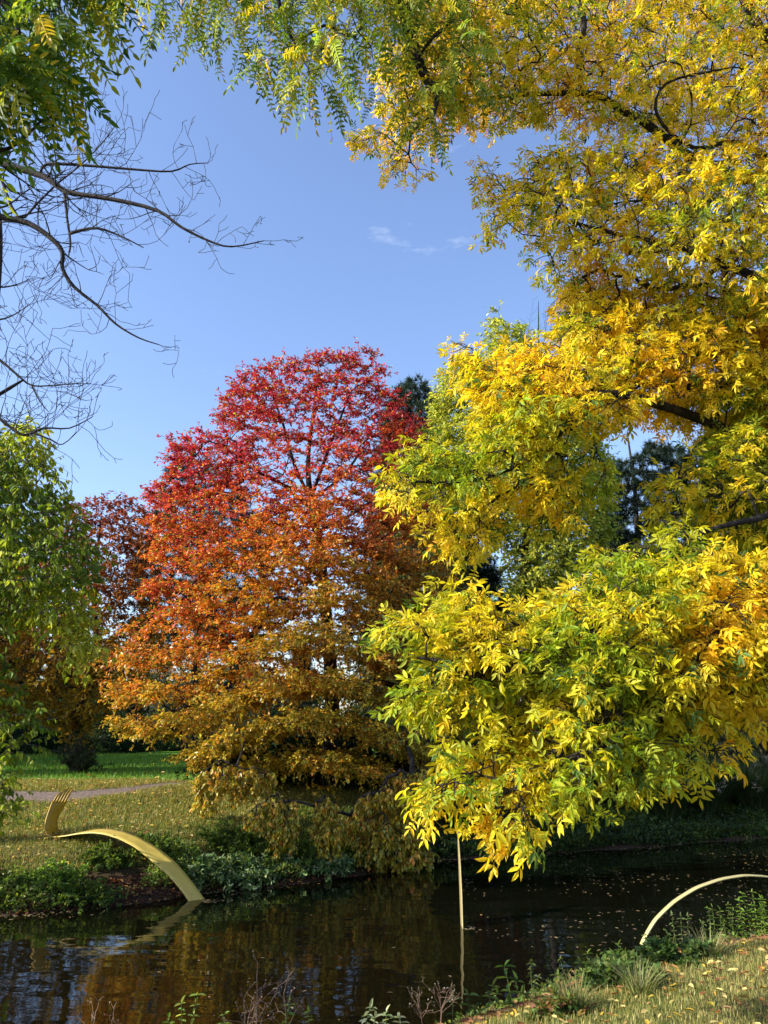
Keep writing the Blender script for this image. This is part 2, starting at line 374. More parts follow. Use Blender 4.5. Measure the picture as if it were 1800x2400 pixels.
def water_mat():
    m, t, o = mat('dark pond water'); N = t.nodes.new; L = t.links.new
    g = N('ShaderNodeNewGeometry'); mpn = N('ShaderNodeMapping'); mpn.inputs['Scale'].default_value = (.6, 1.4, 1); L(g.outputs['Position'], mpn.inputs[0])
    n1 = N('ShaderNodeTexNoise'); n1.inputs['Scale'].default_value = 11; n1.inputs['Detail'].default_value = 4; L(mpn.outputs[0], n1.inputs['Vector'])
    n2 = N('ShaderNodeTexNoise'); n2.inputs['Scale'].default_value = 2.4; n2.inputs['Detail'].default_value = 2; L(mpn.outputs[0], n2.inputs['Vector'])
    b1 = N('ShaderNodeBump'); b1.inputs['Strength'].default_value = .02; b1.inputs['Distance'].default_value = .02; L(n1.outputs['Fac'], b1.inputs['Height'])
    b2 = N('ShaderNodeBump'); b2.inputs['Strength'].default_value = .045; b2.inputs['Distance'].default_value = .06; L(n2.outputs['Fac'], b2.inputs['Height']); L(b1.outputs[0], b2.inputs['Normal'])
    n3_ = N('ShaderNodeTexNoise'); n3_.inputs['Scale'].default_value = .8; n3_.inputs['Detail'].default_value = 2; L(mpn.outputs[0], n3_.inputs['Vector'])
    b3 = N('ShaderNodeBump'); b3.inputs['Strength'].default_value = .11; b3.inputs['Distance'].default_value = .16; L(n3_.outputs['Fac'], b3.inputs['Height']); L(b2.outputs[0], b3.inputs['Normal'])
    p = N('ShaderNodeBsdfPrincipled'); p.inputs['Base Color'].default_value = (.003, .003, .0015, 1); p.inputs['Roughness'].default_value = .012; p.inputs['IOR'].default_value = 1.36
    L(b3.outputs[0], p.inputs['Normal']); L(p.outputs[0], o.inputs[0]); return m
wx = np.array([-60, -30, -15, -8, -4, -1, 2, 5, 9, 14, 22, 30, 60.]); wv = []
for x in wx: wv += [(x, np.interp(x, NX, NY)-1.2, 0), (x, np.interp(x, FX, FY)+1.2, 0)]
wf = [[2*k, 2*k+2, 2*k+3, 2*k+1] for k in range(len(wx)-1)]
tagit(mesh_np('water', np.array(wv, float), np.array(wf), water_mat()), kind='structure')
# path across the far bank
pp = [on_z(x, y, 1.55)[:2] for x, y in ((-200, 1846), (150, 1848), (300, 1842), (460, 1828), (560, 1818))]
pp = [np.array([-18, pp[0][1]-.6])]+pp+[np.array([2, 25.5]), np.array([9, 29.5]), np.array([20, 34.])]
pv = []
for k in range(len(pp)-1):
    for u in np.linspace(0, 1, 12, endpoint=False):
        q = pp[k]*(1-u)+pp[k+1]*u; d = pp[k+1]-pp[k]; nn = np.array([-d[1], d[0]])/np.linalg.norm(d)
        for s in (-.5, -.17, .17, .5):
            w = q+nn*s*(1+.08*math.sin(q[0]*3)); pv.append((w[0], w[1], gz(*w)+.03-.012*abs(s)))
nr = len(pv)//4; pf = [[4*a+b, 4*a+4+b, 4*a+5+b, 4*a+1+b] for a in range(nr-1) for b in range(3)]
M_PATH = noisy_mat('path gravel', [(.09, .07, .055), (.15, .115, .095), (.21, .165, .14)], 18, .95, .5)
tagit(mesh_np('path', np.array(pv), np.array(pf), M_PATH, smooth_=True), kind='structure')

# ================================================================== trees
def finish(name, base, label, cat, br, lf, group=None, bark=None, leafm=None, lname='crown', bname='trunk'):
    root = empty(name, base, label, cat, group)
    o = br.build(bname, bark or M_BARK, root, base, True)
    if lf is not None and lf.V: lf.build(lname, leafm or M_LEAF, root, base)
    return root

# ---- the red and orange tupelo on the far bank
def tupelo():
    rs = np.random.RandomState(11); Yc = 22.0
    bx = at(765, 1900, Yc)[0]; base = np.array([bx, Yc, gz(bx, Yc)-.1]); sk = Skel()
    tp = [base, at(778, 1650, Yc), at(765, 1450, Yc), at(748, 1280, Yc), at(728, 1170, Yc), at(722, 1080, Yc), at(735, 960, Yc), at(745, 880, Yc)]
    sk.line(tp, [.28, .21, .18, .15, .11, .07, .04, .02])
    for l in ([(728, 1175), (690, 1090), (665, 1000), (640, 930)], [(728, 1170), (760, 1080), (790, 1000), (820, 920)], [(730, 1180), (800, 1120), (850, 1050)],
              [(745, 1260), (850, 1190), (930, 1120)], [(760, 1300), (860, 1290), (960, 1200)], [(755, 1350), (650, 1270), (560, 1200)], [(722, 1160), (650, 1130), (560, 1080)],
              [(730, 1190), (680, 1150), (640, 1120), (600, 1110)], [(765, 1420), (620, 1400), (480, 1370)], [(770, 1500), (600, 1490), (420, 1510), (310, 1520)], [(775, 1600), (640, 1590), (480, 1640), (350, 1690)],
              [(778, 1620), (900, 1600), (1000, 1640)], [(775, 1520), (880, 1480), (980, 1500)]):
        yo = Yc; pts = []; rr = []
        a = rs.uniform(-2.2, 1.2)
        for k, q in enumerate(l): pts.append(at(q[0], q[1], Yc+a*k/len(l))); rr.append(.055*(1-k/len(l))+.012)
        sk.line(pts[1:], rr[1:], start=int(np.argmin(np.sum((sk.P[:sk.n]-pts[0])**2, 1))))
    top = [(770, 835), (850, 835), (890, 870), (915, 900), (945, 960), (985, 1020), (1010, 1090), (1030, 1180), (1040, 1300), (1055, 1400), (1080, 1500), (1090, 1620), (1085, 1700), (1060, 1760), (1020, 1800),
           (780, 1800), (690, 1800), (600, 1800), (520, 1790), (470, 1850), (455, 1800), (480, 1765), (400, 1745), (335, 1740), (290, 1700), (275, 1640), (265, 1580), (255, 1510), (330, 1470), (420, 1480), (350, 1400), (365, 1310), (350, 1200), (365, 1140), (425, 1110), (400, 1042), (470, 1025), (530, 985), (535, 930), (565, 890), (640, 855), (700, 850)]
    T = np.concatenate([volume(rs, top, 2100, Yc-.3, 4.3, .5, 260), volume(rs, [(640, 1180), (900, 1180), (960, 1400), (960, 1640), (600, 1640), (600, 1350)], 260, 20.6, 2.0, .5, 150), volume(rs, [(490, 1590), (1060, 1560), (1070, 1760), (1000, 1830), (880, 1840), (700, 1815), (600, 1800), (480, 1790)], 330, 20.3, 2.0, .5, 120)])
    # leave the see-through pockets round the fork
    pj = (T-CAM); py = 1200-FPX*((pj[:, 2]*math.cos(PITCH)-pj[:, 1]*math.sin(PITCH))/(pj[:, 1]*math.cos(PITCH)+pj[:, 2]*math.sin(PITCH)))
    px = 900+FPX*pj[:, 0]/(pj[:, 1]*math.cos(PITCH)+pj[:, 2]*math.sin(PITCH))
    keep = np.ones(len(T), bool)
    for (cx, cy, ax, ay, pr) in ((705, 1100, 62, 62, .55), (620, 1170, 50, 30, .5), (840, 1200, 40, 30, .5), (590, 1340, 50, 30, .45), (400, 1455, 70, 16, .5), (430, 1565, 70, 16, .5)):
        keep &= ~((((px-cx)/ax)**2+((py-cy)/ay)**2 < 1) & (rs.rand(len(T)) < pr))
    T = T[keep]
    # tiers: gather the sprays into loose horizontal layers
    lay = .95; zz = T[:, 2]+.35*np.sin(T[:, 0]*.8)+.12*np.abs(T[:, 0]-bx); T[:, 2] += (np.round(zz/lay)*lay-zz)*.5
    skirts = [([(459, 1845), (463, 1798), (517, 1778), (596, 1798), (674, 1810), (619, 1837), (568, 1857), (517, 1868), (470, 1904)], 60, 18.2, .7),
              ([(572, 1911), (643, 1857), (694, 1872), (702, 1919), (674, 1982), (651, 1986), (635, 1923)], 60, 16.9, .35),
              ([(745, 1864), (776, 1861), (796, 1896), (804, 1955), (776, 1994), (753, 1998), (733, 1935)], 56, 17.2, .35),
              ([(823, 1876), (870, 1849), (929, 1798), (1011, 1794), (1020, 1876), (990, 1919), (1015, 2000), (968, 2025), (839, 2035), (823, 1994), (815, 1935)], 170, 17.9, .6)]
    TS = np.concatenate([volume(rs, p, n, y, th, .6, 60) for p, n, y, th in skirts])
    sk.attach(rs, T, .5, .35, .10, .9); d1 = sk.tdir.copy()
    nT = len(T)
    # hanging skirts are fed from above
    sk.attach(rs, TS[np.argsort(-TS[:, 2])], .4, .1, .12, -.25)
    TS = TS[np.argsort(-TS[:, 2])]
    br = Acc(); sk.mesh(br, .007, 5)
    out = T-np.array([bx, Yc, 0]); out[:, 2] = 0; out = nrm(out); hgt = (T[:, 2]-2)/12
    dirs = out*.7; dirs[:, 2] = np.clip(hgt*1.2-.35, -.2, .9)
    P = twigs(rs, T, dirs, 7, .52, .6, .42, .10); br.add(*tubes(P, np.broadcast_to(np.array([.006, .005, .004, .002]), P.shape[:2]), 3))
    pos, d = leaf_sites(rs, P, 14, .1, .9, .15)
    P2 = twigs(rs, TS, np.tile([0, -.1, -1.], (len(TS), 1)), 5, .26, .35, 1, .25); br.add(*tubes(P2, np.broadcast_to(np.array([.006, .005, .004, .002]), P2.shape[:2]), 3))
    pos2, dd2 = leaf_sites(rs, P2, 12, .1, .8, .55)
    lf = Acc(); tv, tf = T_rhomb(.25, .08)
    def colour(p):
        h = (p[:, 2]-1.5)/12.2; s = (p[:, 0]-bx)/5.5; nn = n3(p, 1.1, 2); nb = n3(p, .45, 5)
        k = h+.30*(nn-.5)+.28*(nb-.5)+.16*(n3(p, 2.7, 6)-.5)-.12*np.clip(s, -.2, 1)+.03*np.clip(-s, 0, 1)+rs.normal(0, .04, len(p))
        c = mix((.52, .41, .035), (.66, .33, .03), np.clip((k-.06)/.18, 0, 1))
        c = c*(1-np.clip((k-.26)/.22, 0, 1))[:, None]+np.array((.66, .15, .035))*np.clip((k-.26)/.22, 0, 1)[:, None]
        q = np.clip((k-.50)/.20, 0, 1)[:, None]; c = c*(1-q)+np.array((.44, .034, .058))*q
        r = rs.rand(len(p)); o = (r < np.where(h > .62, .10, .18))[:, None]
        c = np.where(o, np.array((.70, .32, .04)), c); g = (rs.rand(len(p)) < np.clip(.50-.7*h, .04, .45))[:, None]; c = np.where(g, np.array((.34, .33, .04)), c)
        ol = (np.clip(.32+s*.9, 0, .8)*np.clip((.62-h)*5, 0, 1)*np.clip((h-.05)*8, 0, 1)*(rs.rand(len(p)) < .8))[:, None]; c = c*(1-ol)+np.array((.24, .19, .025))*ol  # olive grows to the right, the crown's shaded side mixed into leaf colour
        return jitter(rs, c, .22, .08)
    for p, q in ((pos, d), (pos2, dd2)):
        lf.add(*place(rs, tv, tf, p, q, .098*rs.uniform(.5, 1.35, len(p)), colour(p), roll=.7))
    finish('tupelo_tree', base, 'broad red tree fading to orange and gold below, on the far bank in the middle', 'tree', br, lf, leafm=M_TUPELO)
tupelo()

# ---- the big yellow hickory on the right
def hickory():
    rs = np.random.RandomState(23); sk = Skel(); base = np.array([6.1, 7.6, gz(6.1, 7.6)-.1])
    sk.line([base, (6.05, 7.7, 4), (5.95, 7.9, 7), (5.8, 8.2, 10), (5.5, 8.5, 13)], [.36, .29, .24, .17, .08])
    def limb(pts, r0, r1, root_h):
        pts = D(pts); W_ = [at(*p) for p in pts]; n = len(W_)
        j = int(np.argmin(np.abs(sk.P[:20, 2]-root_h)[:min(20, sk.n)]))
        sk.line(W_, list(np.linspace(r0, r1, n)), start=j)
    limb([(1700, 805, 7.6), (1560, 828, 7.3), (1440, 834, 7.1), (1330, 815, 6.9), (1230, 800, 6.8)], .06, .012, 5.2)
    limb([(1720, 620, 7.6), (1640, 600, 7.3), (1560, 570, 7.1), (1450, 530, 7.0), (1330, 505, 7.0), (1200, 470, 7)], .06, .012, 5.6)
    limb([(1740, 1010, 7.5), (1500, 900, 7.0), (1310, 850, 6.5), (1240, 900, 6.3), (1150, 990, 6.2), (1010, 1040, 6.1), (900, 1040, 6.0)], .055, .010, 4.4)
    limb([(1700, 400, 8), (1600, 385, 7.8), (1500, 345, 7.6), (1400, 270, 7.4), (1340, 235, 7.4), (1280, 205, 7.3), (1180, 202, 7.2), (1090, 208, 7.2), (960, 230, 7.1)], .075, .012, 7.5)
    limb([(1640, 330, 7.4), (1500, 320, 7.2), (1420, 250, 7.1), (1440, 180, 7), (1560, 150, 7)], .03, .01, 7.5)
    sk.line([at(*p) for p in D([(1250, 120, 7.3), (1262, 50, 7.3), (1240, -20, 7.3), (1200, -90, 7.4)])], [.03, .025, .02, .01], start='near')
    limb([(1720, 150, 7.6), (1640, 60, 7.4), (1600, -20, 7.3), (1540, -120, 7.3)], .08, .03, 8.8)
    limb([(1760, 1250, 6.6), (1560, 1270, 5.9), (1350, 1330, 5.5), (1180, 1390, 5.3), (1020, 1430, 5.2), (900, 1420, 5.2)], .05, .008, 3.5)
    limb([(1800, 1330, 6.2), (1600, 1430, 5.5), (1400, 1560, 5.1), (1230, 1640, 4.9), (1120, 1700, 4.8), (1040, 1735, 4.8)], .045, .007, 3.3)
    limb([(1800, 1100, 6.6), (1640, 1120, 6.2), (1520, 1150, 6), (1440, 1200, 6)], .04, .008, 3.9)
    R = []
    low = lambda P: [(x, y-48*max(0, min(1, (y-1560)/120))) for x, y in P]
    def reg(poly, n, Y0, th, full=120, sl=(0, 0), ins=34):
        poly = low(poly)
        R.append(volume(rs, D(poly), int(n*1.75), Y0, th, .6, full, sl, ins))
    reg([(860, -150), (1760, -150), (1760, 330), (1500, 330), (1250, 290), (1110, 285), (1010, 285), (960, 300), (925, 350), (895, 352), (850, 345), (800, 320), (790, 290), (815, 250), (805, 180), (820, 110)], 800, 7.8, 1.5)
    reg([(1100, 300), (1760, 280), (1760, 720), (1600, 690), (1400, 600), (1215, 560), (1185, 535), (1120, 505), (1080, 460), (1070, 400), (1115, 350)], 380, 7.0, 1.1)
    reg([(1205, 545), (1400, 570), (1760, 600), (1760, 970), (1510, 960), (1400, 915), (1290, 880), (1215, 800), (1190, 700)], 520, 7.7, 1.0, ins=30)
    reg([(1200, 700), (1300, 640), (1760, 660), (1760, 900), (1500, 900), (1330, 880), (1230, 820)], 120, 6.9, .5, ins=20)
    reg([(1020, 755), (1060, 775), (1200, 750), (1300, 790), (1420, 840), (1400, 900), (1320, 945), (1260, 985), (1255, 1105), (1200, 1105), (1110, 1075), (1060, 1165), (1010, 1150), (990, 1100), (940, 1075), (900, 1070), (868, 1048), (870, 1025), (920, 1010), (975, 985), (1025, 950), (1040, 880), (1015, 810)], 380, 6.5, .8, 100, (0, 0), 24)
    reg([(1512, 900), (1760, 850), (1760, 1250), (1600, 1200), (1465, 1105), (1465, 1080), (1500, 1030)], 260, 7.0, 1.0)
    reg([(995, 1285), (1015, 1270), (1100, 1310), (1180, 1305), (1290, 1240), (1420, 1190), (1480, 1115), (1600, 1180), (1760, 1200), (1760, 1540), (1600, 1560), (1530, 1630), (1380, 1690), (1320, 1720), (1275, 1765), (1240, 1740), (1150, 1750), (1130, 1800), (1100, 1800), (1095, 1740), (1050, 1740), (975, 1740), (985, 1710), (1030, 1650), (1080, 1600), (1125, 1570), (1125, 1500), (1010, 1510), (945, 1515), (920, 1500), (900, 1400), (880, 1370), (850, 1345), (875, 1345), (930, 1370), (1000, 1375), (985, 1320)], 900, 5.5, .8, 120, (.05, -.03))
    R = [np.concatenate(R)]; q_ = R[0]; dd_ = nrm(np.array([-.82, -.1, -.42])); al = q_@dd_; e_ = nrm(np.cross(dd_, [0, 1, 0])); f_ = np.cross(dd_, e_)
    gap_ = n3(np.column_stack([al*.22, q_@e_, (q_@f_)*.7]), 4.2, 2.2); R = [q_[(gap_ > np.where(q_[:, 2] > 7.2, .16, .38)) | (rs.rand(len(q_)) < .12)]]
    for tip, Y in (([(1010, 1400), (960, 1385), (915, 1365), (872, 1358)], 5.3), ([(1000, 1380), (950, 1350), (905, 1338), (862, 1345)], 5.5), ([(960, 1440), (930, 1480), (908, 1512)], 5.2), ([(980, 1460), (965, 1495), (955, 1515)], 5.3), ([(1080, 1680), (1030, 1715), (985, 1735), (955, 1742)], 4.9),
                   ([(1100, 1640), (1040, 1650), (1005, 1672)], 5.1), ([(1140, 1720), (1128, 1770), (1112, 1805)], 4.8), ([(1120, 1700), (1095, 1750), (1090, 1790)], 4.9), ([(1250, 1680), (1265, 1725), (1282, 1760)], 4.8), ([(1200, 1690), (1190, 1730), (1180, 1750)], 4.9), ([(1320, 1660), (1350, 1700), (1375, 1715)], 5.0),
                   ([(1450, 1600), (1490, 1640), (1535, 1662)], 5.2), ([(1060, 1320), (1020, 1290), (990, 1275)], 5.6), ([(1030, 1345), (1000, 1322)], 5.5), ([(1290, 1240), (1340, 1200), (1400, 1185)], 5.9), ([(1120, 1590), (1090, 1605), (1060, 1610)], 5.2), ([(1400, 1640), (1410, 1690), (1400, 1715)], 5.0),
                   ([(1000, 1010), (950, 1015), (905, 1025), (868, 1035)], 6.1), ([(960, 1060), (920, 1068), (880, 1064)], 6.1), ([(1020, 1100), (990, 1130), (975, 1150)], 6.2), ([(1060, 1110), (1040, 1160), (1020, 1180)], 6.3), ([(1050, 800), (1025, 770), (1015, 750)], 6.6), ([(1080, 820), (1050, 790)], 6.6),
                   ([(1250, 1060), (1240, 1110)], 6.4), ([(1180, 1080), (1170, 1130)], 6.4), ([(1290, 960), (1310, 1000), (1305, 1030)], 6.4), ([(960, 960), (930, 985), (900, 1000)], 6.3), ([(1130, 760), (1170, 745), (1210, 735)], 6.7),
                   ([(1100, 420), (1070, 400), (1055, 380)], 6.8), ([(1100, 480), (1075, 490)], 6.8), ([(1180, 540), (1195, 570)], 6.9), ([(870, 330), (850, 355), (900, 365)], 7.5), ([(1500, 1000), (1460, 1050), (1445, 1085)], 6.4), ([(1480, 1100), (1450, 1120), (1430, 1160)], 6.3), ([(820, 290), (795, 300), (780, 290)], 7.5)):
        tip = low(tip)
        for a_, b_ in zip(tip[:-1], tip[1:]):
            for u in (0, .33, .66): R.append(at((a_[0]*(1-u)+b_[0]*u)*K+rs.normal(0, 7), (a_[1]*(1-u)+b_[1]*u)*K+rs.normal(0, 7), Y+rs.normal(0, .12))[None])
        R.append(at(tip[-1][0]*K, tip[-1][1]*K, Y)[None])
    T = np.concatenate(R); sk.attach(rs, T, .3, .15, .12, .25); dirs = sk.tdir.copy()
    dirs = dirs*.7+np.array([-.45, -.1, .0])
    br = Acc(); sk.mesh(br, .0042, 6)
    P = twigs(rs, T, dirs, 3, .20, .6, .8, .2); br.add(*tubes(P, np.broadcast_to(np.array([.005, .004, .0035, .003]), P.shape[:2]), 3))
    lf = Acc()
    tvs = [T_compound(2, .165, .54, .3, 1, start=.5, spread=58), T_compound(3, .15, .48, .3, 2, start=.4, spread=65), T_compound(2, .17, .56, .45, 3, start=.55, spread=48), T_compound(3, .155, .46, .15, 4, start=.42, spread=70)]
    pos, d = leaf_sites(rs, P, 3, .2, 1.2, .22, 1.3); pt, dt = leaf_sites(rs, P, 1, .97, .6, .3); pos = np.concatenate([pos, pt]); d = np.concatenate([d, dt])
    k = rs.randint(0, 4, len(pos))
    def colour(p):
        a = n3(p, 1.25, 1.3); b = n3(p, 2.9, 4); q = .45+.26*(a-.5)+.52*(b-.5)+rs.normal(0, .07, len(p))+.10*(p[:, 1] > 8.6)+.07*((p[:, 0] > 1.8) & (p[:, 1] > 7.1) & (p[:, 2] < 7))-.085*((p[:, 0] < 2.0) & (p[:, 1] < 7.2))+(.09+.05*(p[:, 0] < 4.0))*(p[:, 2] > 5.8)*(p[:, 1] > 6.6)
        c = mix((.26, .36, .022), (.55, .52, .024), np.clip((q-.22)/.14, 0, 1)); t = np.clip((q-.38)/.16, 0, 1)[:, None]
        c = c*(1-t)+np.array((.86, .64, .03))*t; t = np.clip((q-.66)/.12, 0, 1)[:, None]; c = c*(1-t)+np.array((.80, .42, .02))*t
        g = (rs.rand(len(p)) < .07)[:, None]; c = np.where(g, np.array((.09, .17, .03)), c)
        return jitter(rs, c, .12, .04)
    c = colour(pos)
    for j, (tv, tf, _) in enumerate(tvs):
        s = k == j; lf.add(*place(rs, tv, tf, pos[s], d[s], (.106+.004*np.clip(7-pos[s, 1], -1, 2))*rs.uniform(.65, 1.3, s.sum()), c[s], roll=.75))
    finish('hickory_tree', base, 'yellow leaved tree filling the right side, its limbs reaching left over the water', 'tree', br, lf, bark=M_BARK)
hickory()

# ---- trees with long feathery leaves overhead
def feather(name, base, trunkpts, tr, limbs, regions, label, seed, lsize, cols, w, nl=3, twl=.35, ins=30):
    rs = np.random.RandomState(seed); sk = Skel(); base = np.array(base)
    sk.line([base]+[np.array(p) for p in trunkpts], tr)
    for pts, r0, r1, jh in limbs:
        W_ = [at(*p) for p in D(pts)]; j = int(np.argmin(np.abs(sk.P[:4*len(trunkpts), 2]-jh))); sk.line(W_, list(np.linspace(r0, r1, len(W_))), start=j)
    T = np.concatenate([volume(rs, D(p), int(n*1.3), y, th, .6, 80, (0, 0), ins) for p, n, y, th in regions])
    sk.attach(rs, T, .25, .1, .12, 0.0); br = Acc(); sk.mesh(br, .0035, 6)
    dirs = sk.tdir*.4+np.array([0, 0, -.25])
    P = twigs(rs, T, dirs, 2, twl, .6, .7, .2); br.add(*tubes(P, np.broadcast_to(np.array([.004, .0035, .003, .0025]), P.shape[:2]), 3))
    pos, d = leaf_sites(rs, P, nl, .3, .7, .9, 1.5); lf = Acc(); k = rs.randint(0, 3, len(pos)); c = jitter(rs, palette(rs, len(pos), cols, w), .15, .06)
    for j in range(3):
        tv, tf, _ = T_compound(6+j, .18, .17, .3, seed+j, taper=1, start=.12, spread=62); s = k == j
        lf.add(*place(rs, tv, tf, pos[s], d[s], lsize*rs.uniform(.75, 1.2, s.sum()), c[s], upn=np.array([-.3, -.8, .5]), roll=.7))
    finish(name, base, label, 'tree', br, lf)
feather('walnut_tree', (1.6, -2.6, gz(1.6, -2.6)-.1), [(1.5, -2.3, 4), (1.3, -1.4, 6.6), (1.0, .5, 9.0)], [.3, .24, .19, .14],
        [([(820, -500, 5.6), (862, -160, 6.0), (872, 0, 6.3), (890, 90, 6.4), (918, 165, 6.5), (944, 205, 6.5), (930, 265, 6.5)], .11, .02, 9),
         ([(1020, -300, 6.2), (985, 10, 6.3), (935, 80, 6.3), (905, 120, 6.4)], .03, .015, 9),
         ([(560, -350, 5.6), (590, -60, 6.0), (620, 60, 6.2), (650, 110, 6.2)], .035, .01, 8.4),
         ([(760, -250, 6), (780, 60, 6.2), (700, 55, 6.2), (620, 110, 6.2)], .03, .008, 9),
         ([(330, -300, 5.4), (370, -100, 5.8), (420, -20, 6)], .03, .01, 8)],
        [([(290, -180), (880, -200), (870, 40), (820, 110), (780, 170), (745, 190), (715, 200), (650, 170), (600, 150), (560, 150), (515, 140), (540, 80), (500, 20), (440, 30), (400, 25), (360, 50), (325, 40)], 120, 6.1, .6),
         ([(840, -150), (1060, -150), (1080, 60), (1020, 200), (980, 300), (950, 280), (880, 180)], 50, 6.3, .5)],
        'tree with feathery yellow green leaves hanging into the top of the picture', 31, .40, [(.22, .32, .04), (.42, .46, .04), (.62, .50, .04), (.12, .2, .04)], [4, 4, 2, 2], ins=20)
feather('ash_tree', (-8.2, 2.8, gz(-8.2, 2.8)-.1), [(-8.0, 3.4, 4), (-7.6, 4.4, 7), (-6.8, 5.6, 10)], [.26, .2, .15, .1],
        [([(-300, -100, 6.3), (-100, -60, 6.5), (20, 20, 6.6), (40, 110, 6.6), (30, 160, 6.6)], .06, .015, 9), ([(-300, 40, 6.3), (-80, 200, 6.5), (10, 180, 6.6), (50, 130, 6.6)], .05, .012, 8),
         ([(-280, 300, 6.4), (-90, 330, 6.5), (20, 320, 6.6), (90, 260, 6.6)], .035, .01, 7)],
        [([(-150, -120), (235, -150), (222, 20), (195, 80), (185, 170), (150, 220), (100, 262), (60, 265), (-150, 250)], 78, 6.6, .6)],
        'tree with dark green feathery leaves hanging in the top left corner', 37, .74, [(.06, .13, .02), (.13, .22, .025), (.32, .38, .03), (.70, .52, .03)], [5, 5, 3, .7], nl=3, twl=.30, ins=62)

# ---- bare tree, upper left
def bare(name, base, trunkpts, tr, limbs, label, seed, density=1.0, tw=1.0, rt=.006, group=None):
    rs = np.random.RandomState(seed); sk = Skel(); base = np.array(base); lines = []
    sk.line([base]+[np.array(p) for p in trunkpts], tr)
    nt0 = sk.n
    for pts, r0, r1 in limbs:
        W_ = [np.array(p) for p in pts]; ids = sk.line(W_, list(np.linspace(r0, r1, len(W_))), start='near', sub=3); lines.append((ids, r0, r1))
    def kid(j, d, L, r, lev):
        n = max(3, int(L/(.16*tw))); p = sk.P[j].copy(); pts = []; rr = []; d = nrm(d)
        for i in range(n):
            d = nrm(d+rs.normal(0, .22, 3)*np.array([1, 1, 1])+np.array([0, 0, .09])); p = p+d*L/n; pts.append(p.copy()); rr.append(r*(1-.75*(i+1)/n))
        ids = sk.line(pts, rr, start=j, sub=1)
        if lev > 0:
            for q in ids[2:]:
                if rs.rand() < .8*density: kid(q, nrm(d+rs.normal(0, .8, 3)), L*rs.uniform(.3, .6), max(r*.62, .004), lev-1)
    for ids, r0, r1 in lines:
        m = len(ids)
        for a, j in enumerate(ids[2:]):
            if rs.rand() < .8*density:
                dr = nrm(sk.P[j]-sk.P[ids[max(a, 0)]]); u = a/m
                kid(j, dr*.5+rs.normal(0, .75, 3)*np.array([1, .7, 1]), rs.uniform(.5, 1.15)*tw*(1.15-.5*u), max(r0*(1-u)*.34, rt), 2)
    br = Acc(); R = np.array(sk.rmin); by = {}
    for p in sk.paths: by.setdefault(len(p), []).append(p)
    for m, L in by.items():
        I = np.array(L); Q = R[I].copy(); Q[:, 0] = np.minimum(Q[:, 0], Q[:, 1]*1.3); br.add(*tubes(sk.P[I], np.maximum(Q, .0046), 5))
    return finish(name, base, label, 'tree', br, None, bark=M_TWIG, group=group, bname='trunk')
def dl(l, Y=13.5, dy=0): return [at(x*K, y*K, Y+dy*i) for i, (x, y) in enumerate(l)]
bx0 = at(-75, 1500, 13.8)[0]
bt = [at(-70, 1500, 14), at(-60, 1100, 13.8), at(-35, 850, 13.6), at(-8, 700, 13.5), at(-2, 520, 13.5), at(-30, 380, 13.5), at(-60, 150, 13.5)]
bare('bare_tree', (bt[0][0]-.1, 14.2, gz(bt[0][0], 14.2)-.1), bt, [.17, .15, .12, .09, .06, .055, .04, .02],
     [(dl([(-20, 345), (0, 352), (60, 370), (100, 385), (135, 410), (160, 418), (250, 432), (340, 455), (390, 490), (450, 520), (500, 533), (570, 520)], 13.5, -.05), .085, .01),
      (dl([(-8, 450), (0, 468), (60, 482), (110, 515), (135, 545), (135, 580), (160, 620), (210, 660), (250, 700), (300, 730), (345, 745)], 13.4, .05), .075, .01),
      (dl([(100, 355), (180, 357), (290, 366), (370, 370), (410, 355), (450, 352)], 13.3), .035, .008),
      (dl([(140, 420), (145, 470), (152, 520), (150, 545)], 13.4), .03, .02), (dl([(165, 500), (210, 493), (260, 510), (310, 535)], 13.3), .035, .01),
      (dl([(0, 380), (40, 470), (80, 440), (120, 400), (170, 360), (220, 310), (250, 270)], 13.8), .03, .008),
      (dl([(-35, 760), (0, 778), (40, 812), (70, 833), (120, 832), (175, 828)], 12.9), .03, .008), (dl([(70, 835), (85, 865), (105, 890)], 12.9), .018, .006),
      (dl([(-40, 880), (0, 905), (50, 940), (95, 925), (150, 925), (200, 900)], 12.7), .035, .008), (dl([(70, 935), (110, 950), (135, 960), (170, 930)], 12.7), .02, .006),
      (dl([(0, 620), (35, 615), (70, 600)], 13.5), .02, .006), (dl([(0, 690), (30, 680), (60, 660)], 13.5), .02, .006), (dl([(0, 250), (60, 270), (120, 330), (200, 330)], 13.9), .02, .006)],
     'leafless tree with crooked dark branches against the blue sky at upper left', 41, 1.0, 1.15)

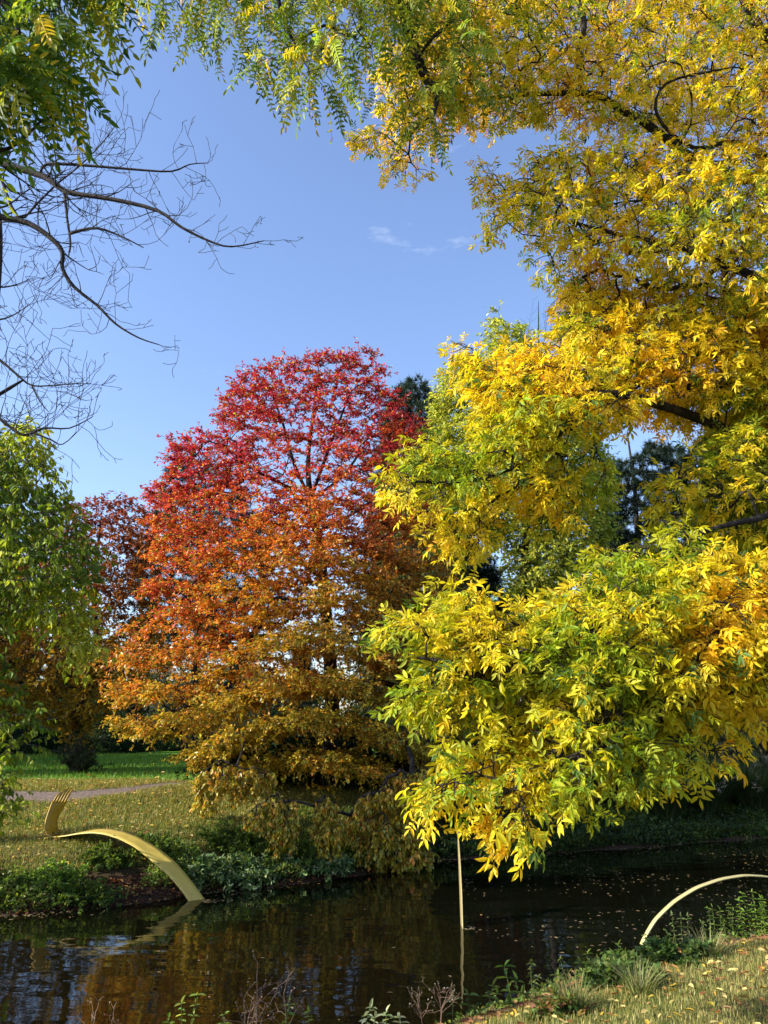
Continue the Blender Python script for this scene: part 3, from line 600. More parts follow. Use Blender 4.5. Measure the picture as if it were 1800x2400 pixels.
# ---- generic leafy tree from outlines
def leafy(name, label, cat, px, Y, polys, seed, cols, w, leaf=.12, twn=6, per=8, twl=.5, tmpl=None, leafm=None, bark=None, r0=.2, topy=None, group=None, flat=.7, droop=.3, hcol=None, full=120, spread=.7, lean=0, basexy=None, roll=.6, step=.5):
    rs = np.random.RandomState(seed); sk = Skel(); bx = at(px, 1800, Y)[0]; base = np.array([bx, Y, gz(bx, Y)-.1])
    if basexy: base = np.array([basexy[0], basexy[1], gz(*basexy)-.1])
    T = np.concatenate([volume(rs, p, n, Y+dy, th, .6, full) for p, n, dy, th in polys])
    zt = T[:, 2].max()*.93 if topy is None else at(px, topy, Y)[2]
    tx = bx+lean
    trunk_line(sk, base, (tx, Y, zt), r0, .03, .15, rs, 6)
    sk.attach(rs, T, step, .3, .08, .8); br = Acc(); sk.mesh(br, .006, 5)
    out = T-np.array([tx, Y, 0]); out[:, 2] = .2; dirs = nrm(out)*.6
    P = twigs(rs, T, dirs, twn, twl, spread, flat, .15); br.add(*tubes(P, np.broadcast_to(np.array([.006, .005, .004, .003]), P.shape[:2]), 3))
    pos, d = leaf_sites(rs, P, per, .1, .9, droop); lf = Acc(); tv, tf = (tmpl or T_rhomb(.25, .08))[:2]
    c = palette(rs, len(pos), cols, w) if hcol is None else hcol(rs, pos)
    lf.add(*place(rs, tv, tf, pos, d, leaf*rs.uniform(.6, 1.25, len(pos)), jitter(rs, c, .18, .06), roll=roll))
    return finish(name, base, label, cat, br, lf, group, bark, leafm)

def green_cols(rs, p):
    k = n3(p, .9, 3)+rs.normal(0, .1, len(p))+.22*np.clip((p[:, 2]-7.5)/3, -.5, 1)
    c = mix((.12, .20, .018), (.38, .46, .035), np.clip((k-.25)/.3, 0, 1)); t = np.clip((k-.7)/.2, 0, 1)[:, None]; return c*(1-t)+np.array((.6, .6, .1))*t
leafy('green_leaved_tree', 'bright green tree with drooping leaves at the left edge, below the bare branches', 'tree', -110, 15.2,
      [(D([(-160, 1000), (0, 950), (25, 935), (60, 915), (85, 945), (105, 1010), (120, 1060), (150, 1095), (170, 1130), (195, 1170), (200, 1270), (160, 1270), (195, 1370), (205, 1430), (160, 1430), (110, 1370), (40, 1330), (-160, 1450)]), 390, -.2, 1.5),
       (D([(-160, 1420), (-20, 1380), (20, 1500), (80, 1555), (75, 1600), (40, 1620), (30, 1700), (20, 1760), (-160, 1780)]), 80, -1.2, .6)],
      51, None, None, .14, 5, 7, .55, T_ell(.23, .06, .2), M_LEAF, hcol=green_cols, droop=.9, spread=.95, r0=.16, full=90, bark=M_BARKG, basexy=(-8.9, 16.0))
def rust_cols(rs, p):
    k = (p[:, 2]-4)/8+.3*(n3(p, .8, 1)-.5)+rs.normal(0, .1, len(p))
    c = mix((.33, .23, .02), (.27, .09, .016), np.clip((k-.0)/.45, 0, 1)); t = np.clip((k-.5)/.3, 0, 1)[:, None]; return c*(1-t)+np.array((.25, .05, .03))*t
leafy('rusty_tree', 'dark red and brown tree standing between the bright green tree and the red tree', 'tree', 178, 27,
      [(D([(110, 1110), (180, 1085), (260, 1075), (320, 1100), (345, 1250), (330, 1400), (300, 1480), (250, 1530), (160, 1580), (80, 1550), (-40, 1560), (-40, 1300), (80, 1200)]), 620, 0, 3.2),
       (D([(140, 1540), (185, 1545), (190, 1580), (165, 1625), (145, 1600)]), 14, -.3, .5)], 53, None, None, .16, 6, 8, .6, hcol=rust_cols, r0=.17, full=200)
leafy('ginkgo_tree', 'yellow green tree with a narrow top behind the yellow limbs', 'tree', 1250, 31,
      [(D([(1062, 690), (1080, 668), (1098, 700), (1125, 690), (1125, 760), (1200, 800), (1300, 960), (1320, 1050), (1310, 1150), (1280, 1210), (1190, 1290), (1110, 1290), (1105, 1180), (1010, 1130), (950, 1010), (935, 900), (955, 830), (985, 780), (1055, 760)]), 1350, 0, 2.8)],
      57, [(.28, .36, .05), (.46, .50, .07), (.60, .58, .12)], [3, 3, 2], .17, 6, 8, .7, r0=.22, full=200, flat=.6)
TUFT = T_tuft(12, 3, .045, 1.2)
def pine(px, Y, poly, seed, n, label, col=((.015, .035, .022), (.03, .055, .03), (.05, .075, .04)), leaf=.34, th=2.2, r0=.28, dens=1.9):
    return leafy('pine_tree', label, 'tree', px, Y, [(D(poly), int(n*dens), 0, th)], seed, list(col), [3, 3, 1], leaf, 6, 8, .7, TUFT, M_NEEDLE, r0=r0, flat=.5, droop=-.15, full=160, roll=1.2, group='pines behind the bright trees')
pine(985, 37, [(845, 880), (885, 825), (935, 835), (955, 920), (960, 1100), (1080, 1270), (1110, 1400), (1060, 1600), (880, 1650), (800, 1400), (820, 1000)], 61, 330, 'dark pine whose top shows just right of the red crown')
pine(1540, 36, [(1310, 1040), (1340, 1000), (1400, 965), (1480, 975), (1560, 900), (1660, 880), (1700, 1100), (1700, 1500), (1600, 1640), (1250, 1640), (1220, 1400), (1290, 1200)], 67, 420, 'dark pine seen in the gap between the yellow limbs', th=2.6)
pine(440, 40, [(335, 1110), (365, 1060), (395, 985), (425, 990), (470, 1000), (560, 1100), (600, 1300), (540, 1420), (330, 1420), (290, 1350), (300, 1180)], 71, 260, 'dark pine peeping out behind the left shoulder of the red tree', dens=1.0)
pine(-30, 34, [(-90, 960), (-20, 930), (10, 945), (22, 1000), (40, 1200), (60, 1500), (-120, 1600), (-160, 1200)], 73, 160, 'dark pine at the left edge behind the bright green tree')
leafy('willow_tree', 'grey green tree partly hidden behind the right side of the red tree', 'tree', 1010, 30,
      [(D([(865, 960), (905, 930), (945, 1000), (985, 1130), (1010, 1300), (1000, 1500), (880, 1560), (800, 1300)]), 380, 0, 2.2)], 79, [(.08, .12, .03), (.14, .16, .05), (.2, .17, .03)], [3, 2, 2], .16, 6, 8, .7, r0=.18, flat=1.2, droop=1.2, full=150)
leafy('maroon_maple', 'low dark maroon tree between the red tree and the yellow limbs', 'tree', 1130, 27,
      [(D([(900, 1390), (960, 1350), (1060, 1350), (1130, 1400), (1140, 1520), (1060, 1560), (900, 1560)]), 90, 0, 1.6)], 83, [(.13, .018, .018), (.2, .04, .015), (.12, .05, .02)], [3, 2, 2], .12, 7, 8, .6, r0=.1, full=100)
# distant leafless tops
for a, (px, tp, sd) in enumerate(((1262, 705, 91), (1315, 760, 92))):
    b = at(px, 1700, 42); lb = []
    for k in range(9):
        yy = 790+k*22; s = (-1)**k; lb.append(([at(px, yy+55, 42), at(px+s*(14+4*k), yy+5, 42+(k % 3-1)*.4), at(px+s*(20+5*k), yy-45, 42+(k % 3-1)*.7)], .03, .008))
    bare('leafless_tree', (b[0], 42, gz(b[0], 42)-.1), [at(px, 1300, 42), at(px-3, 1000, 42), at(px, 800, 42), at(px, tp, 42)], [.25, .17, .1, .05, .012], lb,
         ['thin leafless tree top standing highest beside the narrow yellow green top', 'smaller leafless tree top almost hidden by the yellow limbs'][a], sd, .8, 1.4, .012)

# ---- trees far behind: built once per kind, then copied
def far_tree(name, label, seed, cols, w, h=15., wd=6., needle=False):
    rs = np.random.RandomState(seed); sk = Skel(); base = np.zeros(3); trunk_line(sk, base, (0, 0, h*.9), .3, .05, .2, rs, 5)
    u = nrm(rs.normal(0, 1, (420, 3)))*(rs.uniform(.35, 1, (420, 1))**.6); u *= (1+.22*np.sin(u[:, :1]*5+seed)+.15*np.sin(u[:, 2:3]*9+seed))
    if needle:
        T = np.stack([u[:, 0]*wd*.5*(1.05-.9*(u[:, 2]*.5+.5)), u[:, 1]*wd*.5*(1.05-.9*(u[:, 2]*.5+.5)), h*.52+u[:, 2]*h*.46], -1)
    else: T = np.stack([u[:, 0]*wd*.5, u[:, 1]*wd*.5, h*.56+u[:, 2]*h*.42], -1)
    sk.attach(rs, T, .9, .3, .08, .8); br = Acc(); sk.mesh(br, .02, 4)
    P = twigs(rs, T, nrm(T-np.array([0, 0, h*.5]))*.6, 6, 1.1, .6, .7, .1)
    pos, d = leaf_sites(rs, P, 7, .1, .9, .2); lf = Acc(); tv, tf = TUFT if needle else T_rhomb(.3, .08)
    lf.add(*place(rs, tv, tf, pos, d, (.5 if needle else .30)*rs.uniform(.6, 1.3, len(pos)), jitter(rs, palette(rs, len(pos), cols, w), .2, .07), roll=.8))
    return finish(name, base, label, 'tree', br, lf, 'trees closing the view behind the lawn', leafm=M_NEEDLE if needle else M_LEAF)
protos = [far_tree('far_broadleaf_tree', '', 101, [(.05, .10, .02), (.09, .14, .025), (.2, .18, .03)], [4, 3, 1]),
          far_tree('far_conifer_tree', '', 102, [(.015, .035, .022), (.03, .05, .03)], [1, 1], 14, 6, True),
          far_tree('far_autumn_tree', '', 103, [(.25, .13, .02), (.16, .12, .025), (.10, .11, .02)], [2, 2, 2])]
def copy_thing(root, loc, rz, sc, label):
    r = root.copy(); COL.objects.link(r); r.location = loc; r.rotation_euler = (0, 0, rz); r.scale = sc
    if label: r['label'] = label
    for c in list(root.children): d = c.copy(); COL.objects.link(d); d.parent = r
    return r
rsb = np.random.RandomState(5)
far = [(-20.5, 50, 1, .55), (-24.5, 52, 0, .55), (-34, 62, 1, .95), (-27, 55, 0, .5), (-21, 60, 1, .52), (-15.5, 54, 2, .44), (-11, 60, 0, .5), (-6, 57, 1, .52), (0, 60, 0, .6), (6, 56, 1, 1.0), (12, 60, 0, 1.0), (17, 55, 1, 1.1), (23, 58, 2, 1.0), (29, 56, 1, 1.1), (37, 62, 0, 1.1), (45, 66, 1, 1.1), (-43, 66, 0, .9), (-52, 70, 1, 1),
       (-17.5, 47, 2, .4), (-9, 48, 1, .4), (9.5, 34, 0, .5), (15, 33, 2, .55), (20, 37, 1, .7), (-20, 30, 0, .75), (-27, 34, 2, .8), (-33, 42, 0, .9)]
FLBL = ['broad green tree', 'dark conifer', 'browning autumn tree']
used = {}
for i_, (x, y, k, s) in enumerate(far):
    z = gz(x, y)-.15; where = 'far left' if x < -18 else 'left part' if x < -8 else 'middle' if x < 3 else 'right part' if x < 18 else 'far right'
    used[(k, where, y < 50)] = n_ = used.get((k, where, y < 50), 0)+1
    lab = f"{FLBL[k]}{' near the lawn' if y < 50 else ''} in the {where} of the trees" + ('' if n_ == 1 else ', second' if n_ == 2 else ', third' if n_ == 3 else ', fourth')
    sc = (s*rsb.uniform(.9, 1.15), s*rsb.uniform(.9, 1.15), s)
    if not protos[k].get('label'): r = protos[k]; r.location = (x, y, z); r.scale = sc; r['label'] = lab; continue
    copy_thing(protos[k], (x, y, z), rsb.uniform(0, 6), sc, lab)
# shade trees left of the view (they throw the long shadows on the lawn and water)
for (x, y, k, s) in ((-19, 24, 0, .7), (-26, 28, 0, .8)):
    copy_thing(protos[k], (x, y, gz(x, y)-.15), rsb.uniform(0, 6), (s, s, s), {(-19): 'green tree just outside the left edge beyond the path', (-26): 'taller green tree farther left of the path'}[x])

# ================================================================== hedges and shrubs
def blob(name, label, cat, c, r, seed, cols, w, leaf=.1, n=9000, m=None, group=None, rough=.18, inner=(.012, .022, .01)):
    rs = np.random.RandomState(seed); base = np.array([c[0], c[1], gz(c[0], c[1])-.05]); r = np.array(r, float)
    def surf(u): return u*r*(1+rough*np.sin(u[:, :1]*4+seed)*np.cos(u[:, 1:2]*5+seed)+rough*.6*np.sin(u[:, 2:3]*9+seed*2+u[:, :1]*7))
    u = nrm(rs.normal(0, 1, (n, 3))); u[:, 2] = np.abs(u[:, 2]); p = base+surf(u)*rs.uniform(.86, 1.05, (n, 1))
    lf = Acc(); tv, tf = T_rhomb(.28, .08); d = nrm(u*.6+rs.normal(0, .6, (n, 3)))
    lf.add(*place(rs, tv, tf, p, d, leaf*rs.uniform(.6, 1.3, n), jitter(rs, palette(rs, n, cols, w), .2, .06), upn=u[:, :]*1.0, roll=.5))
    root = empty(name, base, label, cat, group)
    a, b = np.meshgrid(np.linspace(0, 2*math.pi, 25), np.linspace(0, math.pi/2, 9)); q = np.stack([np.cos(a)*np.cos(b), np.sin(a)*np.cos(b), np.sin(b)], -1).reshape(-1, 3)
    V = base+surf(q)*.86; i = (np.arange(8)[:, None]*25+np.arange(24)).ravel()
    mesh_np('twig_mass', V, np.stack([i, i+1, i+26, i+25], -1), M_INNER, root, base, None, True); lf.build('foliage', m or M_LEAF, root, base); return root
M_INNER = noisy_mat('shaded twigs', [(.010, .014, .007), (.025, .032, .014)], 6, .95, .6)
DK = [(.016, .045, .016), (.03, .07, .02), (.05, .10, .03)]
def hb(px, py, Y, rx, ry, rz, seed, label, **k):
    q = at(px, py, Y); return blob('clipped_shrub', label, 'shrub', (q[0], q[1]), (rx, ry, rz), seed, DK, [3, 3, 1], .13, 6000, group='clipped evergreens behind the lawn', rough=.05, **k)
hb(195, 1750, 44, 1.9, 1.6, 2.6, 1, 'tall rounded dark evergreen behind the trunk of the rusty tree')
hb(250, 1750, 42, 1.5, 1.3, 2.1, 2, 'rounded dark evergreen just right of the rusty tree trunk')
hb(310, 1750, 45, 3.0, 1.2, 1.4, 3, 'low wide evergreen mound at the back of the lawn')
hb(410, 1745, 46, 3.2, 1.5, 2.3, 4, 'long clipped evergreen under the left branches of the red tree')
hb(560, 1745, 46, 3.5, 1.5, 2.6, 5, 'clipped evergreen behind the middle of the red tree')
hb(90, 1745, 42, 2.6, 1.5, 2.7, 6, 'wide dark evergreen mound beside the left edge')
hb(-30, 1745, 40, 2.6, 1.5, 3.0, 7, 'dark evergreen mound cut by the left edge')
for k, x in enumerate(np.linspace(-40, 40, 15)):
    yy = 49+2*math.sin(k*2.1); blob('boundary_shrub', ['outermost','second','third','fourth','fifth','sixth','seventh','middle','ninth','tenth','eleventh','twelfth','thirteenth','fourteenth','last'][k]+' big shrub of the back row counting from the left', 'shrub', (x, yy), (3.6, 2.0, 4.0+1.1*math.sin(k*1.7)), 20+k,
         [(.02, .04, .014), (.04, .06, .02), (.07, .06, .02)], [3, 2, 1], .24, 4200, group='big shrubs closing the back of the lawn', rough=.16)
# conifer bush round the rusty tree's trunk
def bush(name, label, cat, cx, cy, seed, h, r, cols, w, leaf, nst=40, per=16, m=None, tm=None, group=None, bend=.5, twn=5, stem=None):
    rs = np.random.RandomState(seed); b0 = np.array([cx, cy, gz(cx, cy)-.03]); N = nst
    az = rs.uniform(0, 6.283, N); rr = r*np.sqrt(rs.uniform(0, 1, N)); hh = h*rs.uniform(.55, 1, N)*(1-.35*(rr/r)**2)
    u = np.linspace(0, 1, 6); P = np.zeros((N, 6, 3))
    for k in range(6):
        t = u[k]; P[:, k, 0] = cx+np.cos(az)*rr*(.25+.75*t**1.2)+rs.normal(0, .02*h, N)*t; P[:, k, 1] = cy+np.sin(az)*rr*(.25+.75*t**1.2); P[:, k, 2] = hh*t-(bend*rr*t**3)
    P[:, :, 2] += ground_h(P[:, 0, 0], P[:, 0, 1])[:, None]-.03
    br = Acc(); br.add(*tubes(P, np.broadcast_to(np.linspace(.012, .004, 6)*max(h, .6), P.shape[:2]), 4))
    i = rs.randint(1, 6, (N, twn)); base = P[np.arange(N)[:, None], i].reshape(-1, 3); d = rs.normal(0, .7, (len(base), 3))+np.array([0, 0, .35]); d[:, :2] += np.repeat(np.stack([np.cos(az), np.sin(az)], -1), twn, 0)*.4
    Q = twigs(rs, base, d, 1, h*.26, .3, .8, .2); br.add(*tubes(Q, np.broadcast_to(np.linspace(.005, .002, 4)*max(h, .6), Q.shape[:2]), 3))
    pos, dd = leaf_sites(rs, np.concatenate([P[:, 2:, :], Q]), per, .0, .9, .1); lf = Acc(); tv, tf = tm or T_rhomb(.27, .08)
    lf.add(*place(rs, tv, tf, pos, dd, leaf*rs.uniform(.5, 1.25, len(pos)), jitter(rs, palette(rs, len(pos), cols, w), .2, .08), roll=.6))
    root = empty(name, b0, label, cat, group); br.build('stem', stem or M_STEM, root, b0); lf.build('foliage', m or M_LEAF, root, b0); return root
q = at(178, 1830, 26); bush('conifer_bush', 'dark straggly conifer bush round the trunk of the rusty tree', 'shrub', q[0], q[1], 111, 1.5, .7, [(.03, .045, .018), (.07, .07, .04)], [3, 1], .16, 22, 5, M_NEEDLE, TUFT, stem=M_BARK)
# far bank: weeds and bushes above the water
G1 = [(.10, .18, .03), (.17, .27, .035), (.27, .34, .06), (.06, .11, .025)]
rsw = np.random.RandomState(77)
bank = [(-8.2, .5), (-7.4, 1.2), (-6.6, .8), (-5.8, 1.1), (-5.1, .3), (-4.45, 1.9), (-3.3, 1.9), (-2.4, 1.0), (-1.7, .8), (-.9, 1.1), (-.2, .9), (.6, 1.0), (-7.9, 2.1), (-5.3, 1.9), (-2.9, 2.0)]
blab = ['leafy weed clump at the left edge of the far bank', 'weed clump second from the left edge, right above the water', 'dull weed clump below the standing hand sculpture', 'bright leafy clump left of the long yellow ribbon', 'weed clump under the middle of the yellow ribbon',
        'weed clump touching the lower end of the yellow ribbon', 'weed clump just right of the yellow ribbon', 'weed clump farther right of the yellow ribbon on the waterline', 'weed clump below the first hanging golden spray', 'weed clump below the narrow hanging golden spray',
        'weed clump left of the widest golden curtain', 'weed clump at the foot of the widest golden curtain', 'upper weed clump behind the left edge clump', 'upper weed clump behind the yellow ribbon', 'upper weed clump right of the ribbon near the pale shrub']
for k, (x, o_) in enumerate(bank):
    y = np.interp(x, FX, FY)+o_*.8; hh = rsw.uniform(.5, .8)*(1.0 if k < 12 else .8)*(.7 if k == 4 else 1); br_ = 1.5 if k in (0, 1, 3, 12) else .8
    cc = [tuple(np.array(c)*br_) for c in G1]
    bush('weed_clump', blab[k], 'plant', x, y, 200+k, hh, rsw.uniform(.45, .65), cc, [3, 4, 2, 3], .065, 46, 16, M_LEAF, group='weed clumps along the far bank', bend=.3)
for k, (px, py, Y, h, r) in enumerate(((480, 2010, 16.2, .55, .75), (570, 2020, 16.6, .55, .75), (680, 2025, 17.0, .5, .75), (770, 2030, 17.3, .5, .6))):
    q = at(px, py, Y); bush('laurel_bush', ['pale glossy bush at the left foot of the red tree', 'pale glossy bush below the first hanging spray', 'glossy bush between the two hanging sprays', 'small glossy bush below the narrow hanging spray'][k], 'shrub', q[0], q[1], 230+k, h, r,
        [(.14, .22, .07), (.28, .34, .16), (.06, .12, .03)], [3, 2, 3], .10, 60, 14, M_GLOSS, T_ell(.2, .06, .1), group='glossy bushes under the red tree')
for k, (px, Y, h, r) in enumerate(((620, 22.5, 1.8, 1.5), (760, 23.5, 2.0, 1.8), (900, 23, 1.8, 1.5), (1000, 24, 1.9, 1.6), (520, 24, 1.6, 1.3))):
    q = at(px, 1900, Y); bush('shade_shrub', ['dark shrub in the hollow left of the red tree trunk', 'dark shrub round the foot of the red tree trunk', 'dark shrub right of the red tree trunk', 'dark shrub at the right end of the red tree', 'dark shrub at the left end of the red tree'][k], 'shrub', q[0], q[1], 240+k, h, r,
        [(.012, .025, .010), (.02, .04, .014)], [1, 1], .13, 80, 14, M_LEAF, group='dark shrubs under the red tree')
# grassy mounds on the far right bank
def grass_mound(name, label, cx, cy, seed, h, r, cols, w, n=900, plume=0, group=None, gm=None, wdt=.012):
    rs = np.random.RandomState(seed); az = rs.uniform(0, 6.283, n); rr = rs.uniform(.0, .25, n)*r; L = h*rs.uniform(.6, 1.25, n); out = rs.uniform(.15, 1.0, n)*r
    z0 = gz(cx, cy)-.05; u = np.linspace(0, 1, 5); P = np.zeros((n, 5, 3)); ca, sa = np.cos(az), np.sin(az)
    for k, t in enumerate(u):
        P[:, k, 0] = cx+ca*(rr+out*t**1.4); P[:, k, 1] = cy+sa*(rr+out*t**1.4); P[:, k, 2] = z0+L*(t-.45*(out/r)*t**2.6)
    sd = np.stack([-sa, ca, 0*ca], -1); wd = wdt*np.array([1, 1, .85, .55, .1])
    A = P-sd[:, None]*wd[:, None]; B = P+sd[:, None]*wd[:, None]; V = np.stack([A, B], 2).reshape(-1, 3)
    i = (np.arange(n)*10)[:, None]+np.arange(4)*2; F = np.stack([i, i+1, i+3, i+2], -1).reshape(-1, 4); C = np.repeat(jitter(rs, palette(rs, n, cols, w), .2, .06), 10, 0)
    base = np.array([cx, cy, z0]); root = empty(name, base, label, 'plant', group); mesh_np('blades', V, F, gm or M_GRASS, root, base, C)
    if plume:
        j = rs.choice(n, plume, False); tip = P[j, 4]; tv, tf = T_rhomb(.12, .03); a = Acc(); T_ = np.repeat(tip, 7, 0)+rs.normal(0, .05, (plume*7, 3)); d = np.repeat(nrm(P[j, 4]-P[j, 3]), 7, 0)+rs.normal(0, .35, (plume*7, 3))
        a.add(*place(rs, tv, tf, T_, d, .16*rs.uniform(.6, 1.2, len(T_)), jitter(rs, np.tile((.25, .22, .16), (len(T_), 1)), .15))); a.build('plumes', M_DRY_LEAF, root, base)
    return root
M_DRY_LEAF = leaf_mat('dry plume', .3, .8, .1, (1, 1, 1))
GR = [(.03, .06, .018), (.06, .09, .025), (.10, .10, .04)]
for k, (px, Y, h, r, pl) in enumerate(((1060, 20.6, 1.1, 1.0, 0), (1150, 21.4, 1.0, .9, 0), (1250, 22.4, 1.5, 1.1, 20), (1350, 23.0, 1.7, 1.3, 40), (1450, 23.4, 1.9, 1.5, 60), (1560, 23.2, 1.7, 1.4, 30), (1660, 24.0, 1.8, 1.4, 40), (1770, 24.6, 1.7, 1.5, 20), (1880, 25.5, 1.7, 1.5, 20), (1420, 25.5, 2.2, 1.6, 30), (1600, 26.5, 2.4, 1.6, 30))):
    q = at(px, 1950, Y); grass_mound('ornamental_grass', ['sedge tuft behind the thin upright blade', 'low sedge tuft right of the thin upright blade', 'shaded grass mound below the lowest yellow leaves', 'grass mound with pale plumes right of the lowest yellow leaves', 'largest plumed grass mound in the middle of the far right bank',
        'plumed grass mound right of the largest one', 'grass mound above the curved arch', 'grass mound near the right edge of the far bank', 'grass mound cut by the right edge', 'tall grass behind the largest mound', 'tall grass standing behind the mounds near the right'][k],
        q[0], max(q[1], np.interp(q[0], FX, FY)+.9), 300+k, h, r, GR, [3, 3, 1], 1300, pl, 'grass mounds along the far right bank')
for k, (px, Y, h, r, cols) in enumerate(((1690, 28, 2.7, 1.4, [(.10, .14, .06), (.17, .19, .10)]), (1590, 30, 3.0, 1.5, [(.10, .03, .02), (.06, .05, .02)]), (1800, 29, 3.0, 1.7, [(.08, .12, .05), (.14, .15, .07)]), (1480, 30, 3.2, 1.8, [(.03, .05, .02), (.06, .06, .02)]), (1300, 30, 3.0, 1.8, [(.02, .04, .015), (.04, .06, .02)]), (1180, 29, 2.8, 1.8, [(.02, .04, .015), (.03, .05, .02)]))):
    q = at(px, 1850, Y); bush('bank_shrub', ['pale green feathery shrub near the right edge under the yellow leaves', 'reddish shrub left of the pale green feathery one', 'pale green shrub cut by the right edge', 'dark shrub behind the plumed grass', 'dark shrub behind the lowest yellow leaves', 'dark shrub right of the red tree'][k], 'shrub', q[0], q[1], 330+k, h, r, cols, [1, 1], .14, 70, 14, M_LEAF, group='shrubs behind the far right bank', stem=M_BARK)

# ================================================================== the yellow ribbon sculptures
def paint_mat(name, c1, c2, c3, sc=6):
    m, t, o = mat(name); N = t.nodes.new; L = t.links.new
    tcn = N('ShaderNodeTexCoord'); n1 = N('ShaderNodeTexNoise'); n1.inputs['Scale'].default_value = sc; n1.inputs['Detail'].default_value = 9; n1.inputs['Roughness'].default_value = .7
    cr = N('ShaderNodeValToRGB'); e = cr.color_ramp.elements; e[0].position = .28; e[0].color = (*c3, 1); e[1].position = .62; e[1].color = (*c1, 1); k = e.new(.42); k.color = (*c2, 1)
    p = N('ShaderNodeBsdfPrincipled'); p.inputs['Roughness'].default_value = .42; n2 = N('ShaderNodeTexNoise'); n2.inputs['Scale'].default_value = 60
    b = N('ShaderNodeBump'); b.inputs['Strength'].default_value = .12; L(n2.outputs['Fac'], b.inputs['Height']); L(b.outputs[0], p.inputs['Normal'])
    L(tcn.outputs['Object'], n1.inputs['Vector']); L(n1.outputs['Fac'], cr.inputs[0]); L(cr.outputs[0], p.inputs['Base Color']); L(p.outputs[0], o.inputs[0]); return m
M_YEL = paint_mat('weathered yellow paint', (.50, .38, .075), (.45, .34, .065), (.32, .25, .05))
M_YEL_SHADE = paint_mat('shaded yellow paint of the hand', (.40, .24, .008), (.33, .20, .008), (.10, .10, .02), 9)  # same paint as the arm, with the hand's shade put into the colour
M_YEL_SKYLIT = paint_mat('yellow paint with sky reflection', (.44, .40, .19), (.40, .36, .16), (.28, .25, .10), 14)  # arm paint made paler, sky reflection put into the colour
M_BLADE_SHADE = paint_mat('shaded yellow paint of the blade', (.30, .25, .10), (.26, .21, .09), (.16, .13, .06), 14)  # yellow paint dimmed, the shadow on the blade is in its colour
M_EDGE = noisy_mat('dark plate edge', [(.03, .03, .02), (.07, .06, .03)], 12, .7, .2)
def resample(P, n):
    P = np.array(P, float); s = np.concatenate([[0], np.cumsum(np.linalg.norm(np.diff(P, axis=0), axis=1))]); u = np.linspace(0, s[-1], n)
    Q = np.stack([np.interp(u, s, P[:, k]) for k in range(P.shape[1])], -1)
    for _ in range(3): Q[1:-1] = .25*Q[:-2]+.5*Q[1:-1]+.25*Q[2:]
    return Q
def strip(name, A, B, th, m, parent, org, cross=5, bow=0):
    """a plate between two edge curves with real thickness"""
    n = len(A); w = np.linspace(0, 1, cross); G = A[:, None]*(1-w)[:, None]+B[:, None]*w[:, None]
    T = nrm(np.gradient(.5*(A+B), axis=0)); Wd = nrm(B-A); Nn = nrm(np.cross(T, Wd))
    top = G+Nn[:, None]*th/2; bot = G-Nn[:, None]*th/2; V = np.concatenate([top.reshape(-1, 3), bot.reshape(-1, 3)]); o = n*cross; F = []
    for i in range(n-1):
        for j in range(cross-1):
            a = i*cross+j; F.append([a, a+1, a+cross+1, a+cross]); F.append([o+a, o+a+cross, o+a+cross+1, o+a+1])
        a = i*cross; b = a+cross-1; F.append([a, a+cross, o+a+cross, o+a]); F.append([b, o+b, o+b+cross, b+cross])
    for j in range(cross-1):
        F.append([j, o+j, o+j+1, j+1]); e = (n-1)*cross+j; F.append([e, e+1, o+e+1, o+e])
    return mesh_np(name, V, np.array(F), m, parent, org)
cA = [(1440, 1045), (1330, 890), (1200, 735), (1060, 620), (920, 540), (800, 495), (700, 477), (600, 475), (500, 490), (400, 513), (315, 524), (288, 490), (275, 440), (279, 390), (310, 330), (350, 268)]
cB = [(1325, 1070), (1250, 960), (1150, 840), (1000, 710), (880, 612), (760, 550), (650, 516), (550, 504), (450, 512), (340, 530), (215, 543), (190, 510), (180, 465), (184, 415), (210, 340), (240, 260)]
YA = [15.15, 15.35, 15.6, 15.85, 16.05, 16.2, 16.35, 16.45, 16.55, 16.65, 16.72, 16.76, 16.79, 16.82, 16.85, 16.9]
YB = [15.0, 15.1, 15.25, 15.45, 15.6, 15.75, 15.88, 16.0, 16.1, 16.2, 16.36, 16.42, 16.46, 16.5, 16.56, 16.62]
cr_ = lambda c: (50+c[0]/3.318, 1800+c[1]/3.318)
PA = [at(*cr_(c), y) for c, y in zip(cA, YA)]; PB = [at(*cr_(c), y) for c, y in zip(cB, YB)]
PA = [PA[0]+(PA[0]-PA[1])*.5]+PA; PB = [PB[0]+(PB[0]-PB[1])*.5]+PB
def pair(A, B, n):                                   # keep the two edges in step
    AB = resample(np.concatenate([np.array(A), np.array(B)], 1), n); return AB[:, :3], AB[:, 3:]
A, B = pair(PA, PB, 90)
gb = np.array([A[60][0], A[60][1], gz(A[60][0], A[60][1])])
hand = empty('hand_sculpture', gb, 'long yellow metal arm arching out of the water to a raised hand', 'sculpture')
strip('arm', A[:73], B[:73], .022, M_YEL, hand, gb); palm = strip('palm', A[72:], B[72:], .022, M_YEL_SHADE, hand, gb)
for i_ in (26, 48):
    for w_ in (.12, .88):
        c_ = A[i_]*(1-w_)+B[i_]*w_; nn_ = nrm(np.cross(A[i_+1]-A[i_], B[i_]-A[i_])); nn_ = nn_*np.sign(nn_[2]); e1 = nrm(A[i_+1]-A[i_]); e2 = np.cross(nn_, e1)
        ring = np.array([c_+nn_*h_+(e1*math.cos(a_)+e2*math.sin(a_))*r_ for h_, r_ in ((.005, .016), (.022, .013)) for a_ in np.arange(8)*math.pi/4]+[c_+nn_*.024])
        mesh_np('bolt', ring, [np.array([[k, (k+1) % 8, 8+(k+1) % 8, 8+k] for k in range(8)]), np.array([[8+k, 8+(k+1) % 8, 16] for k in range(8)])], M_EDGE, hand, gb)
